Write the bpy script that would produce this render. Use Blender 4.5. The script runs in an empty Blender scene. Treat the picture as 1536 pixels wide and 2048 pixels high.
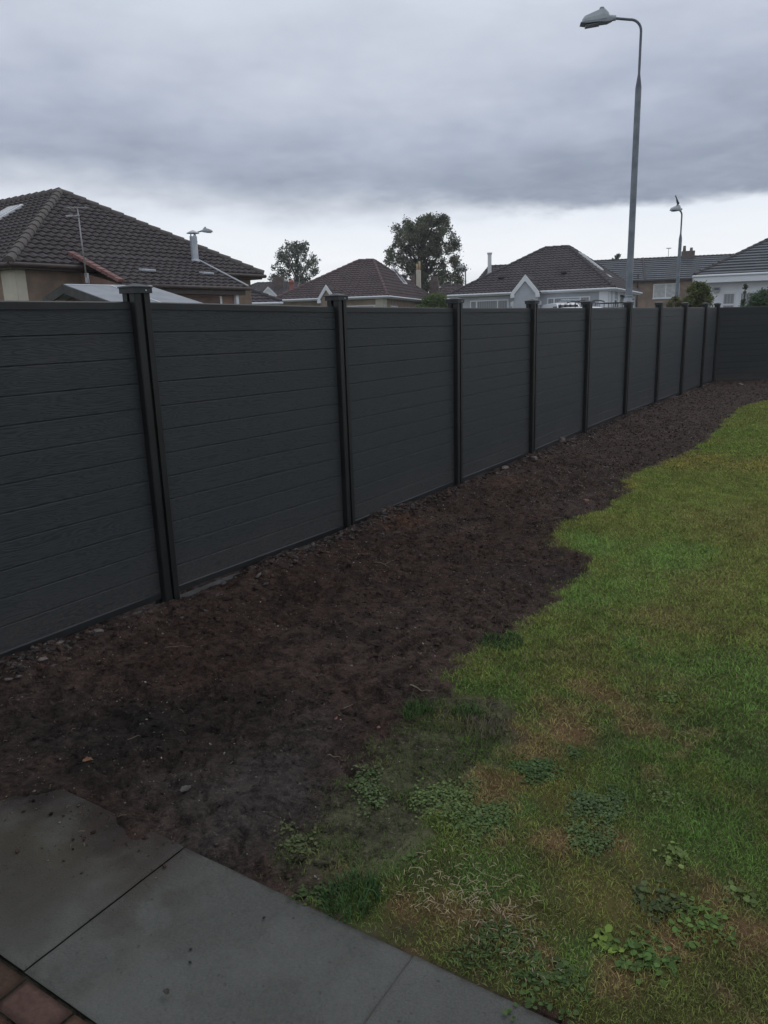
import bpy, math, random
import numpy as np
from mathutils import Vector, Matrix
rng = np.random.RandomState(7); random.seed(7)
S = bpy.context.scene; COL = S.collection
R = math.radians

# ------------------------------------------------------------------ camera
FPX, PITCH, ROLL, EYE = 1521.05, 0.2425, -0.0296, 1.7122      # focal length in pixels of a 1536x2048 frame
fw = np.array([0, math.cos(PITCH), -math.sin(PITCH)]); up0 = np.array([0, math.sin(PITCH), math.cos(PITCH)])
rt0 = np.array([1., 0, 0]); cr, sr = math.cos(ROLL), math.sin(ROLL)
rt = cr*rt0 + sr*up0; up = -sr*rt0 + cr*up0
cam_d = bpy.data.cameras.new('camera'); cam = bpy.data.objects.new('camera', cam_d); COL.objects.link(cam)
cam_d.sensor_fit = 'VERTICAL'; cam_d.sensor_height = 24; cam_d.sensor_width = 18
cam_d.lens = FPX/2048*24; cam_d.clip_start = .05; cam_d.clip_end = 3000
M = Matrix([[rt[i], up[i], -fw[i], 0] for i in range(3)] + [[0, 0, 0, 1]])
cam.matrix_world = Matrix.Translation((0, 0, EYE)) @ M
S.camera = cam
S.render.resolution_x = 768; S.render.resolution_y = 1024
S.view_settings.view_transform = 'Standard'; S.view_settings.look = 'None'
S.view_settings.exposure = 0.16; S.view_settings.gamma = 1

# ------------------------------------------------------------------ node helper
class NT:
    def __init__(s, nt): s.nt = nt; s.n = nt.nodes; s.l = nt.links
    def node(s, t, ins=None, **kw):
        n = s.n.new(t)
        for k, v in kw.items(): setattr(n, k, v)
        for k, v in (ins or {}).items(): s.set(n.inputs[k], v)
        return n
    def set(s, inp, v):
        if isinstance(v, bpy.types.NodeSocket): s.l.new(v, inp)
        else: inp.default_value = v
    def math(s, op, a, b=0.0, c=None, clamp=False):
        n = s.node('ShaderNodeMath', operation=op, use_clamp=clamp); s.set(n.inputs[0], a); s.set(n.inputs[1], b)
        if c is not None: s.set(n.inputs[2], c)
        return n.outputs[0]
    def mix(s, f, a, b, blend='MIX'):
        n = s.node('ShaderNodeMix', data_type='RGBA', blend_type=blend)
        s.set(n.inputs[0], f); s.set(n.inputs[6], a); s.set(n.inputs[7], b); return n.outputs[2]
    def ramp(s, f, stops, interp='LINEAR'):
        n = s.node('ShaderNodeValToRGB'); n.color_ramp.interpolation = interp; e = n.color_ramp.elements
        while len(e) < len(stops): e.new(.5)
        for el, (p, c) in zip(e, stops): el.position = p; el.color = c if len(c) == 4 else (*c, 1)
        s.set(n.inputs[0], f); return n.outputs[0]
    def noise(s, vec, scale, detail=4, rough=.5, dist=0.):
        n = s.node('ShaderNodeTexNoise', {'Scale': scale, 'Detail': detail, 'Roughness': rough, 'Distortion': dist})
        if vec is not None: s.l.new(vec, n.inputs['Vector'])
        return n.outputs['Fac']
    def smooth(s, v, a, b):
        n = s.node('ShaderNodeMapRange', {'Value': v, 'From Min': a, 'From Max': b, 'To Min': 0., 'To Max': 1.}, interpolation_type='SMOOTHSTEP', clamp=True)
        return n.outputs[0]
def srgb(r, g, b):
    f = lambda c: (c/255/12.92) if c <= 10 else ((c/255+.055)/1.055)**2.4
    return (f(r), f(g), f(b), 1)

# ------------------------------------------------------------------ world: overcast cloud deck over a sky texture
SUN_EL, SUN_AZ = 55, 35
w = bpy.data.worlds.new('World'); S.world = w; w.use_nodes = True
T = NT(w.node_tree); T.n.clear()
sky = T.node('ShaderNodeTexSky', sky_type='NISHITA', sun_disc=False); sky.sun_elevation = R(SUN_EL); sky.sun_rotation = R(SUN_AZ)
tc = T.node('ShaderNodeTexCoord'); nrm = T.node('ShaderNodeVectorMath', operation='NORMALIZE'); T.l.new(tc.outputs['Generated'], nrm.inputs[0])
sep = T.node('ShaderNodeSeparateXYZ'); T.l.new(nrm.outputs[0], sep.inputs[0]); X, Y, Z = sep.outputs
zc = T.math('MAXIMUM', Z, .0); zz = T.math('ADD', zc, .10)
cmb = T.node('ShaderNodeCombineXYZ'); T.set(cmb.inputs[0], T.math('DIVIDE', X, zz)); T.set(cmb.inputs[1], T.math('DIVIDE', Y, zz))
P = cmb.outputs[0]                                                  # point on a flat cloud deck
mpz = T.node('ShaderNodeMapping'); T.l.new(nrm.outputs[0], mpz.inputs[0]); mpz.inputs['Scale'].default_value = (1, 1, 2.6); fl3 = mpz.outputs[0]
nb = T.noise(P, .55, 5, .55, .3); nm = T.noise(P, 1.5, 5, .55, .2); ns = T.noise(P, 4.0, 4, .6, .3)
nfine = T.noise(fl3, 13, 5, .6, .2); nmid = T.noise(fl3, 4.2, 4, .55)
nmx = T.math('SUBTRACT', nmid, .5); nfx = T.math('SUBTRACT', nfine, .5)
# lower rim of the dark cloud (height of the direction vector), dipping on the right of the picture
xq = T.math('SUBTRACT', X, .18)
edge = T.math('ADD', .122, T.math('MULTIPLY', T.math('MULTIPLY', xq, xq), .10))
edge = T.math('ADD', edge, T.math('ADD', T.math('MULTIPLY', nmx, .07), T.math('MULTIPLY', nfx, .03)))
de = T.math('SUBTRACT', Z, edge)
soft = T.smooth(X, -.1, .25)                                        # the rim is softer to the left
hi = T.math('SUBTRACT', .05, T.math('MULTIPLY', soft, .035))
lo = T.math('MULTIPLY', hi, -.45)
mr = T.node('ShaderNodeMapRange', interpolation_type='SMOOTHSTEP', clamp=True)
for k, v in (('Value', de), ('From Min', lo), ('From Max', hi)): T.set(mr.inputs[k], v)
cover = mr.outputs[0]
low = T.ramp(T.math('ADD', Z, T.math('MULTIPLY', T.math('SUBTRACT', nm, .5), .05)),
             [(0., srgb(205, 209, 217)), (.035, srgb(222, 226, 232)), (.07, srgb(240, 243, 247)), (.13, srgb(226, 231, 239))])
hgt = T.math('ADD', Z, T.math('ADD', T.math('MULTIPLY', T.math('SUBTRACT', nb, .5), .32), T.math('ADD', T.math('MULTIPLY', nmx, .20), T.math('MULTIPLY', nfx, .05))))
hgt = T.math('SUBTRACT', hgt, T.math('MULTIPLY', T.math('MULTIPLY', X, T.smooth(Z, .2, .5)), .05))
deck = T.ramp(hgt, [(.10, srgb(134, 143, 160)), (.165, srgb(147, 156, 173)), (.22, srgb(165, 173, 190)), (.28, srgb(185, 192, 206)), (.35, srgb(199, 206, 218)), (.46, srgb(212, 217, 228)), (.8, srgb(196, 202, 214))])
deck = T.mix(T.math('MULTIPLY', T.smooth(ns, .35, .75), .10), deck, srgb(222, 226, 236))
cloud = T.mix(cover, low, deck)
skyd = T.node('ShaderNodeVectorMath', operation='SCALE'); T.l.new(sky.outputs[0], skyd.inputs[0]); skyd.inputs['Scale'].default_value = .1
bgc = T.mix(.95, skyd.outputs[0], cloud)
bg = T.node('ShaderNodeBackground', {'Color': bgc, 'Strength': 1.0}); out = T.node('ShaderNodeOutputWorld'); T.l.new(bg.outputs[0], out.inputs[0])

sd = bpy.data.lights.new('sun', 'SUN'); sd.energy = .5; sd.angle = R(25); sd.color = (1, .96, .9)
sun = bpy.data.objects.new('sun', sd); COL.objects.link(sun)
az = R(SUN_AZ); sv = Vector((math.sin(az)*math.cos(R(SUN_EL)), math.cos(az)*math.cos(R(SUN_EL)), math.sin(R(SUN_EL))))
sun.rotation_euler = sv.to_track_quat('Z', 'Y').to_euler()

# ------------------------------------------------------------------ noise, pixels, terrain
def h2(i, j, seed):
    n = (i.astype(np.int64)*374761393 + j.astype(np.int64)*668265263 + seed*974634777) & 0xffffffff
    n = ((n ^ (n >> 13))*1274126177) & 0xffffffff
    return ((n ^ (n >> 16)) & 0xffff)/65535.
def vn(x, y, s=1., seed=0):
    x = np.asarray(x, float)/s + seed*17.3; y = np.asarray(y, float)/s - seed*9.1
    i = np.floor(x); j = np.floor(y); fx = x-i; fy = y-j; fx = fx*fx*(3-2*fx); fy = fy*fy*(3-2*fy)
    a = h2(i, j, seed); b = h2(i+1, j, seed); c = h2(i, j+1, seed); d = h2(i+1, j+1, seed)
    return (a*(1-fx)+b*fx)*(1-fy) + (c*(1-fx)+d*fx)*fy
def fbm(x, y, s, seed=0, o=4, g=.5):
    t = 0; amp = 1; tot = 0
    for k in range(o): t = t + amp*vn(x, y, s/2**k, seed+k*7); tot += amp; amp *= g
    return t/tot
def ss(v, a, b):
    t = np.clip((np.asarray(v, float)-a)/(b-a), 0, 1); return t*t*(3-2*t)
FA = .5944; FD = np.array([math.sin(FA), math.cos(FA)]); FN = np.array([math.cos(FA), -math.sin(FA)])   # along the fence / out of it, towards the lawn
F0 = np.array([-1.458, 4.792]); SPC = 2.0108; CORNER_S = 17.45
def st(x, y): return (x-F0[0])*FD[0]+(y-F0[1])*FD[1], (x-F0[0])*FN[0]+(y-F0[1])*FN[1]
def xy(s, t): return F0[0]+s*FD[0]+t*FN[0], F0[1]+s*FD[1]+t*FN[1]
def ray(px, py): return fw + (px-768)/FPX*rt - (py-1024)/FPX*up
def at(px, py, D):
    d = ray(px, py); k = D/d[1]; return np.array([0, 0, EYE]) + k*d
def gz(x, y):                                                   # lie of the land: garden rises a little, the street stands higher
    s, t = st(x, y)
    return .075*ss(s, 4.5, 11) + .95*ss(-t, 1.5, 13)
def gp(px, py):
    d = ray(px, py); z = 0.
    for _ in range(4):
        k = (z-EYE)/d[2]; x, y = k*d[0], k*d[1]; z = .075*float(ss(st(x, y)[0], 4.5, 11))
    return x, y
def inpoly(x, y, poly):
    r = np.zeros(np.shape(x), bool); n = len(poly); j = n-1
    for i in range(n):
        xi, yi = poly[i]; xj, yj = poly[j]
        c = ((yi > y) != (yj > y)) & (x < (xj-xi)*(y-yi)/(yj-yi+1e-12)+xi); r ^= c; j = i
    return r
def sdist(x, y, poly):                                          # signed distance, positive inside
    d = np.full(np.shape(x), 1e9)
    for i in range(len(poly)):
        a = np.array(poly[i-1]); b = np.array(poly[i]); ab = b-a; L = ab@ab+1e-12
        t = np.clip(((x-a[0])*ab[0]+(y-a[1])*ab[1])/L, 0, 1)
        d = np.minimum(d, np.hypot(x-a[0]-t*ab[0], y-a[1]-t*ab[1]))
    return np.where(inpoly(x, y, poly), d, -d)

# ------------------------------------------------------------------ mesh helpers
def link(o, parent=None):
    COL.objects.link(o)
    if parent is not None: o.parent = parent
    return o
def tag(o, label=None, cat=None, group=None, kind=None):
    for k, v in (('label', label), ('category', cat), ('group', group), ('kind', kind)):
        if v: o[k] = v
    return o
def empty(name, loc, rz=0., label=None, cat=None, group=None):
    o = bpy.data.objects.new(name, None); o.location = loc; o.rotation_euler = (0, 0, rz); link(o); o.empty_display_size = .2
    return tag(o, label, cat, group)
def np_mesh(name, V, F, mat, parent=None, cols=None, smooth=False, loc=(0, 0, 0)):
    """V (n,3); F (m,k) index array with k = 3 or 4; cols (n,3) colour per point"""
    me = bpy.data.meshes.new(name); V = np.asarray(V, np.float32); F = np.asarray(F, np.int32); k = F.shape[1]
    me.vertices.add(len(V)); me.vertices.foreach_set('co', V.ravel())
    me.loops.add(F.size); me.loops.foreach_set('vertex_index', F.ravel())
    me.polygons.add(len(F)); me.polygons.foreach_set('loop_start', np.arange(0, F.size, k, dtype=np.int32))
    try: me.polygons.foreach_set('loop_total', np.full(len(F), k, np.int32))
    except Exception: pass
    if smooth: me.polygons.foreach_set('use_smooth', np.ones(len(F), bool))
    me.update(calc_edges=True)
    if cols is not None:
        a = me.color_attributes.new('col', 'FLOAT_COLOR', 'POINT')
        a.data.foreach_set('color', np.c_[cols, np.ones(len(cols))].astype(np.float32).ravel())
    me.materials.append(mat); o = bpy.data.objects.new(name, me); o.location = loc
    return link(o, parent)
class MB:
    def __init__(s): s.v = []; s.f = []
    def add(s, vs, fs):
        b = len(s.v); s.v += [tuple(map(float, v)) for v in vs]; s.f += [tuple(i+b for i in f) for f in fs]; return s
    def box(s, c, d, rz=0., bev=0., rx=0., ry=0.):
        import bmesh
        bm = bmesh.new(); bmesh.ops.create_cube(bm, size=1)
        for v in bm.verts: v.co = Vector((v.co.x*d[0], v.co.y*d[1], v.co.z*d[2]))
        if bev > 0: bmesh.ops.bevel(bm, geom=list(bm.edges), offset=bev, segments=2, affect='EDGES', profile=.5)
        m = Matrix.Translation(c) @ Matrix.Rotation(rz, 4, 'Z') @ Matrix.Rotation(ry, 4, 'Y') @ Matrix.Rotation(rx, 4, 'X'); bm.transform(m)
        bm.verts.index_update(); s.add([v.co for v in bm.verts], [[v.index for v in f.verts] for f in bm.faces]); bm.free(); return s
    def b2(s, x0, x1, y0, y1, z0, z1, bev=0.): return s.box(((x0+x1)/2, (y0+y1)/2, (z0+z1)/2), (x1-x0, y1-y0, z1-z0), bev=bev)
    def tube(s, pts, r, n=10, caps=True):
        pts = [Vector(p) for p in pts]; rs = r if hasattr(r, '__len__') else [r]*len(pts); rings = []; ref = None
        for i, p in enumerate(pts):
            d = ((pts[min(i+1, len(pts)-1)]-pts[max(i-1, 0)])).normalized()
            if ref is None: ref = Vector((0, 0, 1)) if abs(d.z) < .9 else Vector((1, 0, 0))
            a = d.cross(ref).normalized(); b = a.cross(d).normalized(); ref = b
            rings.append([p+(a*math.cos(t)+b*math.sin(t))*rs[i] for t in [2*math.pi*k/n for k in range(n)]])
        vs = [v for rg in rings for v in rg]; fs = []
        for i in range(len(pts)-1):
            for k in range(n): fs.append((i*n+k, i*n+(k+1) % n, (i+1)*n+(k+1) % n, (i+1)*n+k))
        if caps: fs.append(tuple(range(n))[::-1]); fs.append(tuple((len(pts)-1)*n+k for k in range(n)))
        return s.add(vs, fs)
    def prism(s, outline, fn):                                   # outline 2-D points, fn(u, v, side) -> 3-D, side 0/1
        n = len(outline); vs = [fn(u, v, 0) for u, v in outline]+[fn(u, v, 1) for u, v in outline]
        fs = [(i, (i+1) % n, n+(i+1) % n, n+i) for i in range(n)]+[tuple(range(n))[::-1], tuple(range(n, 2*n))]
        return s.add(vs, fs)
    def build(s, name, mat, parent=None, smooth=False, auto=None):
        me = bpy.data.meshes.new(name); me.from_pydata(s.v, [], s.f); me.update()
        import bmesh
        bm = bmesh.new(); bm.from_mesh(me); bmesh.ops.recalc_face_normals(bm, faces=bm.faces); bm.to_mesh(me); bm.free()
        me.materials.append(mat); o = bpy.data.objects.new(name, me); link(o, parent)
        if smooth: me.polygons.foreach_set('use_smooth', [True]*len(me.polygons))
        if smooth and auto:
            try: me.set_sharp_from_angle(angle=R(auto))
            except Exception: pass
        return o
def dup(o, parent=None):
    c = o.copy(); COL.objects.link(c)
    if parent is not None: c.parent = parent
    for ch in list(o.children): dup(ch, c)
    return c

# ------------------------------------------------------------------ materials
def mat(name, col=(.5, .5, .5), rough=.7, fn=None, spec=.5, metal=0.):
    m = bpy.data.materials.new(name); m.use_nodes = True; t = NT(m.node_tree); b = t.n['Principled BSDF']
    b.inputs['Base Color'].default_value = (*col[:3], 1); b.inputs['Roughness'].default_value = rough
    b.inputs['Specular IOR Level'].default_value = spec; b.inputs['Metallic'].default_value = metal
    if fn: fn(t, b)
    return m
def coords(t, kind='Object', scale=None):
    c = t.node('ShaderNodeTexCoord').outputs[kind]
    if scale: 
        mp = t.node('ShaderNodeMapping'); t.l.new(c, mp.inputs[0]); mp.inputs['Scale'].default_value = scale; return mp.outputs[0]
    return c
def bump(t, b, h, strength=.3, dist=.01):
    n = t.node('ShaderNodeBump', {'Strength': strength, 'Distance': dist}); t.set(n.inputs['Height'], h); t.l.new(n.outputs[0], b.inputs['Normal'])
def rough_fn(ca, cb, scale=3., bscale=40., bs=.3, bd=.01, detail=5, lo=.35, hi=.65):
    def fn(t, b):
        c = coords(t); t.set(b.inputs['Base Color'], t.mix(t.smooth(t.noise(c, scale, detail, .6), lo, hi), (*ca[:3], 1), (*cb[:3], 1)))
        if bs: bump(t, b, t.noise(c, bscale, 4, .6), bs, bd)
    return fn
def attr_fn(bscale=60., bs=.5, bd=.006, var=.25, vscale=30.):
    def fn(t, b):
        c = coords(t); a = t.node('ShaderNodeAttribute', attribute_name='col').outputs['Color']
        hv = t.node('ShaderNodeHueSaturation', {'Color': a}); t.set(hv.inputs['Value'], t.math('ADD', 1-var/2, t.math('MULTIPLY', t.noise(c, vscale, 4, .7), var)))
        t.l.new(hv.outputs[0], b.inputs['Base Color'])
        if bs: bump(t, b, t.noise(c, bscale, 5, .7), bs, bd)
    return fn
def soil_fn(t, b):
    c = coords(t); a = t.node('ShaderNodeAttribute', attribute_name='col').outputs['Color']
    n1 = t.noise(c, 38, 6, .75); n2 = t.noise(c, 11, 5, .7, .6); n3 = t.noise(c, 95, 4, .8)
    f = t.math('ADD', t.math('MULTIPLY', t.smooth(n1, .30, .72), .85), t.math('ADD', t.math('MULTIPLY', t.smooth(n2, .38, .6), .55), t.math('MULTIPLY', t.smooth(n3, .50, .66), .75)))
    hv = t.node('ShaderNodeHueSaturation', {'Color': a}); t.set(hv.inputs['Value'], t.math('ADD', .12, t.math('MULTIPLY', f, .92))); t.l.new(hv.outputs[0], b.inputs['Base Color'])  # random grain, plus crevice shade put into the soil colour
    t.set(b.inputs['Roughness'], t.math('ADD', .62, t.math('MULTIPLY', n1, .3)))
    bump(t, b, t.math('ADD', n1, t.math('MULTIPLY', n2, .8)), 1.0, .035)
m_soil = mat('soil', rough=.85, fn=soil_fn, spec=.12)
m_lawnbase = mat('lawn_base', rough=.95, fn=attr_fn(90, .9, .01, .6, 60), spec=.1)
def blade_fn(t, b):
    a = t.node('ShaderNodeAttribute', attribute_name='col').outputs['Color']; t.l.new(a, b.inputs['Base Color'])
m_blade = mat('grass_blade', rough=.7, fn=blade_fn, spec=.12)
m_leafcol = mat('leaf', rough=.75, fn=blade_fn, spec=.12)
m_tree = mat('tree_leaf', rough=.7, fn=blade_fn, spec=.15)
def _tl():
    t = NT(m_tree.node_tree); b = t.n['Principled BSDF']; a = t.n['Attribute'].outputs['Color'] if 'Attribute' in t.n else t.node('ShaderNodeAttribute', attribute_name='col').outputs['Color']
    tr = t.node('ShaderNodeBsdfTranslucent'); t.l.new(a, tr.inputs['Color']); mx = t.node('ShaderNodeMixShader', {0: .42}); t.l.new(b.outputs[0], mx.inputs[1]); t.l.new(tr.outputs[0], mx.inputs[2]); t.l.new(mx.outputs[0], t.n['Material Output'].inputs['Surface'])
_tl()
def slab_fn(t, b):
    c = coords(t); a = t.node('ShaderNodeAttribute', attribute_name='col').outputs['Color']
    n1 = t.noise(c, 5, 5, .6); n2 = t.noise(c, 140, 3, .6); vo = t.node('ShaderNodeTexVoronoi', {'Scale': 26.}); t.l.new(c, vo.inputs['Vector'])
    pit = t.smooth(vo.outputs['Distance'], .05, .16)
    col = t.mix(t.math('MULTIPLY', t.math('SUBTRACT', 1., pit), t.math('MULTIPLY', t.smooth(n1, .55, .62), .6)), a, (.03, .028, .025, 1))
    n4 = t.noise(c, 34, 6, .75); n5 = t.noise(c, 2.2, 4, .6)
    col = t.mix(t.math('MULTIPLY', t.smooth(n2, .35, .7), .30), col, (.03, .03, .03, 1)); col = t.mix(t.math('MULTIPLY', t.smooth(n4, .5, .7), .35), col, (.055, .053, .048, 1)); col = t.mix(t.math('MULTIPLY', t.smooth(n5, .45, .62), .25), col, (.16, .165, .15, 1)); t.set(b.inputs['Base Color'], col)
    t.set(b.inputs['Roughness'], t.math('ADD', .5, t.math('MULTIPLY', n1, .25)))
    bump(t, b, t.math('ADD', t.math('ADD', t.noise(c, 60, 5, .7), t.math('MULTIPLY', n2, .7)), t.math('MULTIPLY', pit, .5)), .9, .008)
m_slab = mat('paving_slab', rough=.6, fn=slab_fn, spec=.22)
m_brick = mat('brick_paver', rough=.85, fn=attr_fn(90, 1., .006, 1.2, 55), spec=.15)

def grain_fn(ca, cb, br=.5):
    def fn(t, b):
        oi = t.node('ShaderNodeObjectInfo').outputs['Random']; c = coords(t)
        sp = t.node('ShaderNodeSeparateXYZ'); t.l.new(c, sp.inputs[0])
        row = t.math('FLOOR', t.math('DIVIDE', sp.outputs[2], .151))
        wn = t.node('ShaderNodeTexWhiteNoise', noise_dimensions='2D'); cv = t.node('ShaderNodeCombineXYZ'); t.set(cv.inputs[0], row); t.set(cv.inputs[1], oi); t.l.new(cv.outputs[0], wn.inputs[0])
        g = t.node('ShaderNodeCombineXYZ'); t.set(g.inputs[0], t.math('ADD', t.math('MULTIPLY', sp.outputs[0], .9), t.math('MULTIPLY', wn.outputs[0], 37.)))
        t.set(g.inputs[1], t.math('MULTIPLY', wn.outputs[0], 9.)); t.set(g.inputs[2], t.math('MULTIPLY', sp.outputs[2], 11.))
        n1 = t.noise(g.outputs[0], 1.6, 2, .5, .4)
        rings = t.math('ABSOLUTE', t.math('SINE', t.math('MULTIPLY', n1, 62.)))
        g2 = t.node('ShaderNodeMapping'); t.l.new(c, g2.inputs[0]); g2.inputs['Scale'].default_value = (9, 9, 190)
        n2 = t.noise(g2.outputs[0], 1., 5, .7)
        hgt = t.math('ADD', t.math('MULTIPLY', rings, .5), t.math('MULTIPLY', n2, .8))
        dirt = t.noise(c, 1.7, 5, .6)
        col = t.mix(t.smooth(hgt, .35, 1.0), (*ca, 1), (*cb, 1)); 
        col = t.mix(t.math('MULTIPLY', wn.outputs[0], .22), col, (*ca, 1)); col = t.mix(t.math('MULTIPLY', t.smooth(dirt, .5, .75), .18), col, (.075, .068, .06, 1))
        splash = t.math('MULTIPLY', t.math('SUBTRACT', 1., t.smooth(t.math('ADD', sp.outputs[2], t.math('MULTIPLY', t.noise(c, 7, 5, .7), -.22)), -.05, .22)), t.smooth(t.noise(c, 60, 3, .7), .45, .62)); col = t.mix(t.math('MULTIPLY', splash, .6), col, (.085, .062, .05, 1))
        t.set(b.inputs['Base Color'], col); t.set(b.inputs['Roughness'], t.math('ADD', .42, t.math('MULTIPLY', n2, .25)))
        bump(t, b, hgt, br, .0022)
    return fn
m_board = mat('composite_board', rough=.6, fn=grain_fn((.026, .0300, .0318), (.046, .0515, .0545), .75), spec=.3)
m_board_shaded = mat('composite_board_shaded', rough=.6, fn=grain_fn((.016, .0195, .0195), (.024, .029, .029), .4), spec=.3)  # same boards as the long fence, with shade put into the colour
m_post = mat('post_composite', rough=.5, fn=rough_fn((.0075, .009, .0085), (.014, .0165, .015), 2.5, 90, .25, .002), spec=.4)
m_rail = mat('rail_composite', rough=.5, fn=rough_fn((.012, .014, .015), (.02, .023, .024), 3, 90, .2, .002), spec=.4)
m_cap = mat('cap_plastic', rough=.55, fn=rough_fn((.018, .021, .022), (.035, .04, .042), 6, 90, .2, .002), spec=.4)
m_screw = mat('screw_steel', (.65, .65, .65), .4)
m_dark = mat('dark_void', (.008, .008, .008), .9)

def roof_fn(ca, cb, cc, sc=1.):
    def fn(t, b):
        c = coords(t); n1 = t.noise(c, 1.1*sc, 5, .65); n2 = t.noise(c, 9*sc, 4, .7)
        vo = t.node('ShaderNodeTexVoronoi', {'Scale': 3.2}); t.l.new(c, vo.inputs['Vector'])
        vs = t.node('ShaderNodeSeparateColor'); t.l.new(vo.outputs['Color'], vs.inputs[0])
        col = t.mix(t.smooth(n1, .35, .65), (*ca, 1), (*cb, 1)); col = t.mix(t.math('MULTIPLY', vs.outputs[0], .4), col, (*cb, 1))
        col = t.mix(t.math('MULTIPLY', t.smooth(n2, .56, .72), .55), col, (*cc, 1)); t.set(b.inputs['Base Color'], col)
        bump(t, b, t.noise(c, 35, 4, .7), .5, .02)
    return fn
m_roofA = mat('roof_tile_brown', rough=.85, fn=roof_fn((.050, .043, .044), (.075, .064, .064), (.14, .13, .125)), spec=.3)
m_roofB = mat('roof_tile_redbrown', rough=.85, fn=roof_fn((.062, .046, .048), (.085, .064, .066), (.13, .11, .10)), spec=.3)
m_roofC = mat('roof_tile_dark', rough=.85, fn=roof_fn((.050, .044, .048), (.070, .062, .066), (.10, .09, .09)), spec=.3)
m_roofD = mat('roof_tile_slate', rough=.7, fn=roof_fn((.085, .094, .108), (.11, .122, .138), (.15, .155, .165)), spec=.4)
m_hipA = mat('hip_tile_mossy', rough=.9, fn=roof_fn((.085, .075, .068), (.11, .095, .088), (.17, .16, .14), 3))
m_hipB = mat('hip_tile_red', rough=.9, fn=roof_fn((.13, .08, .08), (.11, .075, .075), (.16, .13, .12), 3))
m_hipC = mat('hip_tile_dark', rough=.85, fn=roof_fn((.065, .057, .06), (.05, .046, .05), (.10, .09, .09), 3))
m_redtile = mat('verge_tile_red', rough=.85, fn=rough_fn((.17, .080, .075), (.24, .125, .115), 5, 60, .3))
m_harl = mat('harling_brown', rough=.95, fn=rough_fn((.20, .155, .125), (.30, .22, .165), 1.3, 55, .9, .02), spec=.1)
m_harl2 = mat('harling_tan', rough=.95, fn=rough_fn((.24, .19, .145), (.33, .26, .20), 1.3, 55, .9, .02), spec=.1)
m_harlr = mat('harling_pink', rough=.95, fn=rough_fn((.28, .18, .14), (.36, .24, .19), 1.3, 55, .9, .02), spec=.1)
m_grey = mat('render_grey', rough=.9, fn=rough_fn((.40, .42, .45), (.46, .48, .51), 1.2, 50, .5, .01), spec=.2)
m_white = mat('render_white', rough=.9, fn=rough_fn((.76, .78, .80), (.82, .84, .86), 1.2, 50, .5, .01), spec=.2)
m_cream = mat('render_cream', rough=.9, fn=rough_fn((.50, .46, .38), (.58, .54, .45), 1.2, 50, .5, .01), spec=.2)
m_pvc = mat('white_frame', (.72, .74, .76), .45)
m_brown = mat('brown_gutter', rough=.6, fn=rough_fn((.05, .036, .032), (.07, .05, .045), 2, 40, .1))
m_blackg = mat('black_gutter', (.02, .02, .022), .5)
m_glass = mat('window_glass', (.06, .07, .08), .08, spec=.8)
m_blind = mat('window_glass_blind', rough=.3, fn=lambda t, b: (t.set(b.inputs['Base Color'], t.mix(t.smooth(t.math('SINE', t.math('MULTIPLY', t.node('ShaderNodeSeparateXYZ', {0: coords(t)}).outputs[0], 42.)), -1., 1.), (.20, .215, .23, 1), (.30, .315, .33, 1)))), spec=.7)
m_curtain = mat('window_curtained', rough=.4, fn=rough_fn((.35, .37, .38), (.5, .51, .5), 3, 40, .1))
m_felt = mat('shed_felt_grey', rough=.8, fn=rough_fn((.24, .26, .28), (.30, .32, .34), 1.5, 60, .3, .004))
m_shedw = mat('shed_wood_dark', rough=.85, fn=rough_fn((.035, .037, .035), (.06, .06, .055), 4, 60, .4))
m_shedr = mat('shed_wood_red', rough=.85, fn=rough_fn((.10, .065, .055), (.14, .09, .075), 4, 60, .4))
m_galv = mat('galvanised_steel', rough=.5, fn=rough_fn((.13, .155, .18), (.20, .225, .25), 5, 60, .15, .003), spec=.5)
m_galvd = mat('galvanised_dark', rough=.5, fn=rough_fn((.10, .11, .14), (.14, .155, .19), 5, 60, .15, .003), spec=.5)
m_galvl = mat('galvanised_light', rough=.45, fn=rough_fn((.40, .43, .46), (.50, .53, .56), 5, 60, .15, .003), spec=.5)
m_head = mat('lamp_head_grey', rough=.5, fn=rough_fn((.38, .42, .44), (.44, .48, .50), 5, 60, .1, .003))
m_headd = mat('lamp_head_dark', (.24, .26, .29), .5)
m_lens = mat('lamp_lens', (.16, .18, .2), .25)
m_flue = mat('flue_steel', rough=.35, fn=rough_fn((.38, .42, .46), (.5, .53, .56), 3, 40, .1), metal=.3)
m_alu = mat('aerial_alu', (.35, .35, .36), .45, metal=.3)
m_stack = mat('chimney_brown', rough=.95, fn=rough_fn((.10, .075, .07), (.14, .11, .10), 3, 40, .5, .02))
m_pot = mat('clay_pot', rough=.9, fn=rough_fn((.38, .27, .15), (.46, .35, .22), 3, 40, .3))
m_potr = mat('clay_pot_red', rough=.9, fn=rough_fn((.28, .10, .08), (.33, .14, .11), 3, 40, .3))
m_bark = mat('bark', rough=.95, fn=rough_fn((.045, .038, .03), (.09, .075, .06), 8, 50, .8, .02))
m_paintw = mat('van_white', (.70, .72, .74), .25)
m_vglass = mat('vehicle_glass', (.02, .025, .03), .05, spec=.8)
m_rubber = mat('rubber', (.02, .02, .02), .8)
m_hub = mat('wheel_steel', (.4, .4, .42), .35, metal=.5)
m_blackm = mat('black_metal', (.015, .016, .018), .45)
m_headl = mat('headlight_lens', (.7, .72, .75), .1)
m_taill = mat('tail_light_red', (.35, .02, .02), .2)
m_asph = mat('asphalt', rough=.9, fn=rough_fn((.045, .046, .048), (.06, .06, .062), 2, 150, .5))
m_pave = mat('pavement_concrete', rough=.9, fn=rough_fn((.16, .16, .155), (.21, .21, .20), 2, 120, .4))
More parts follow.
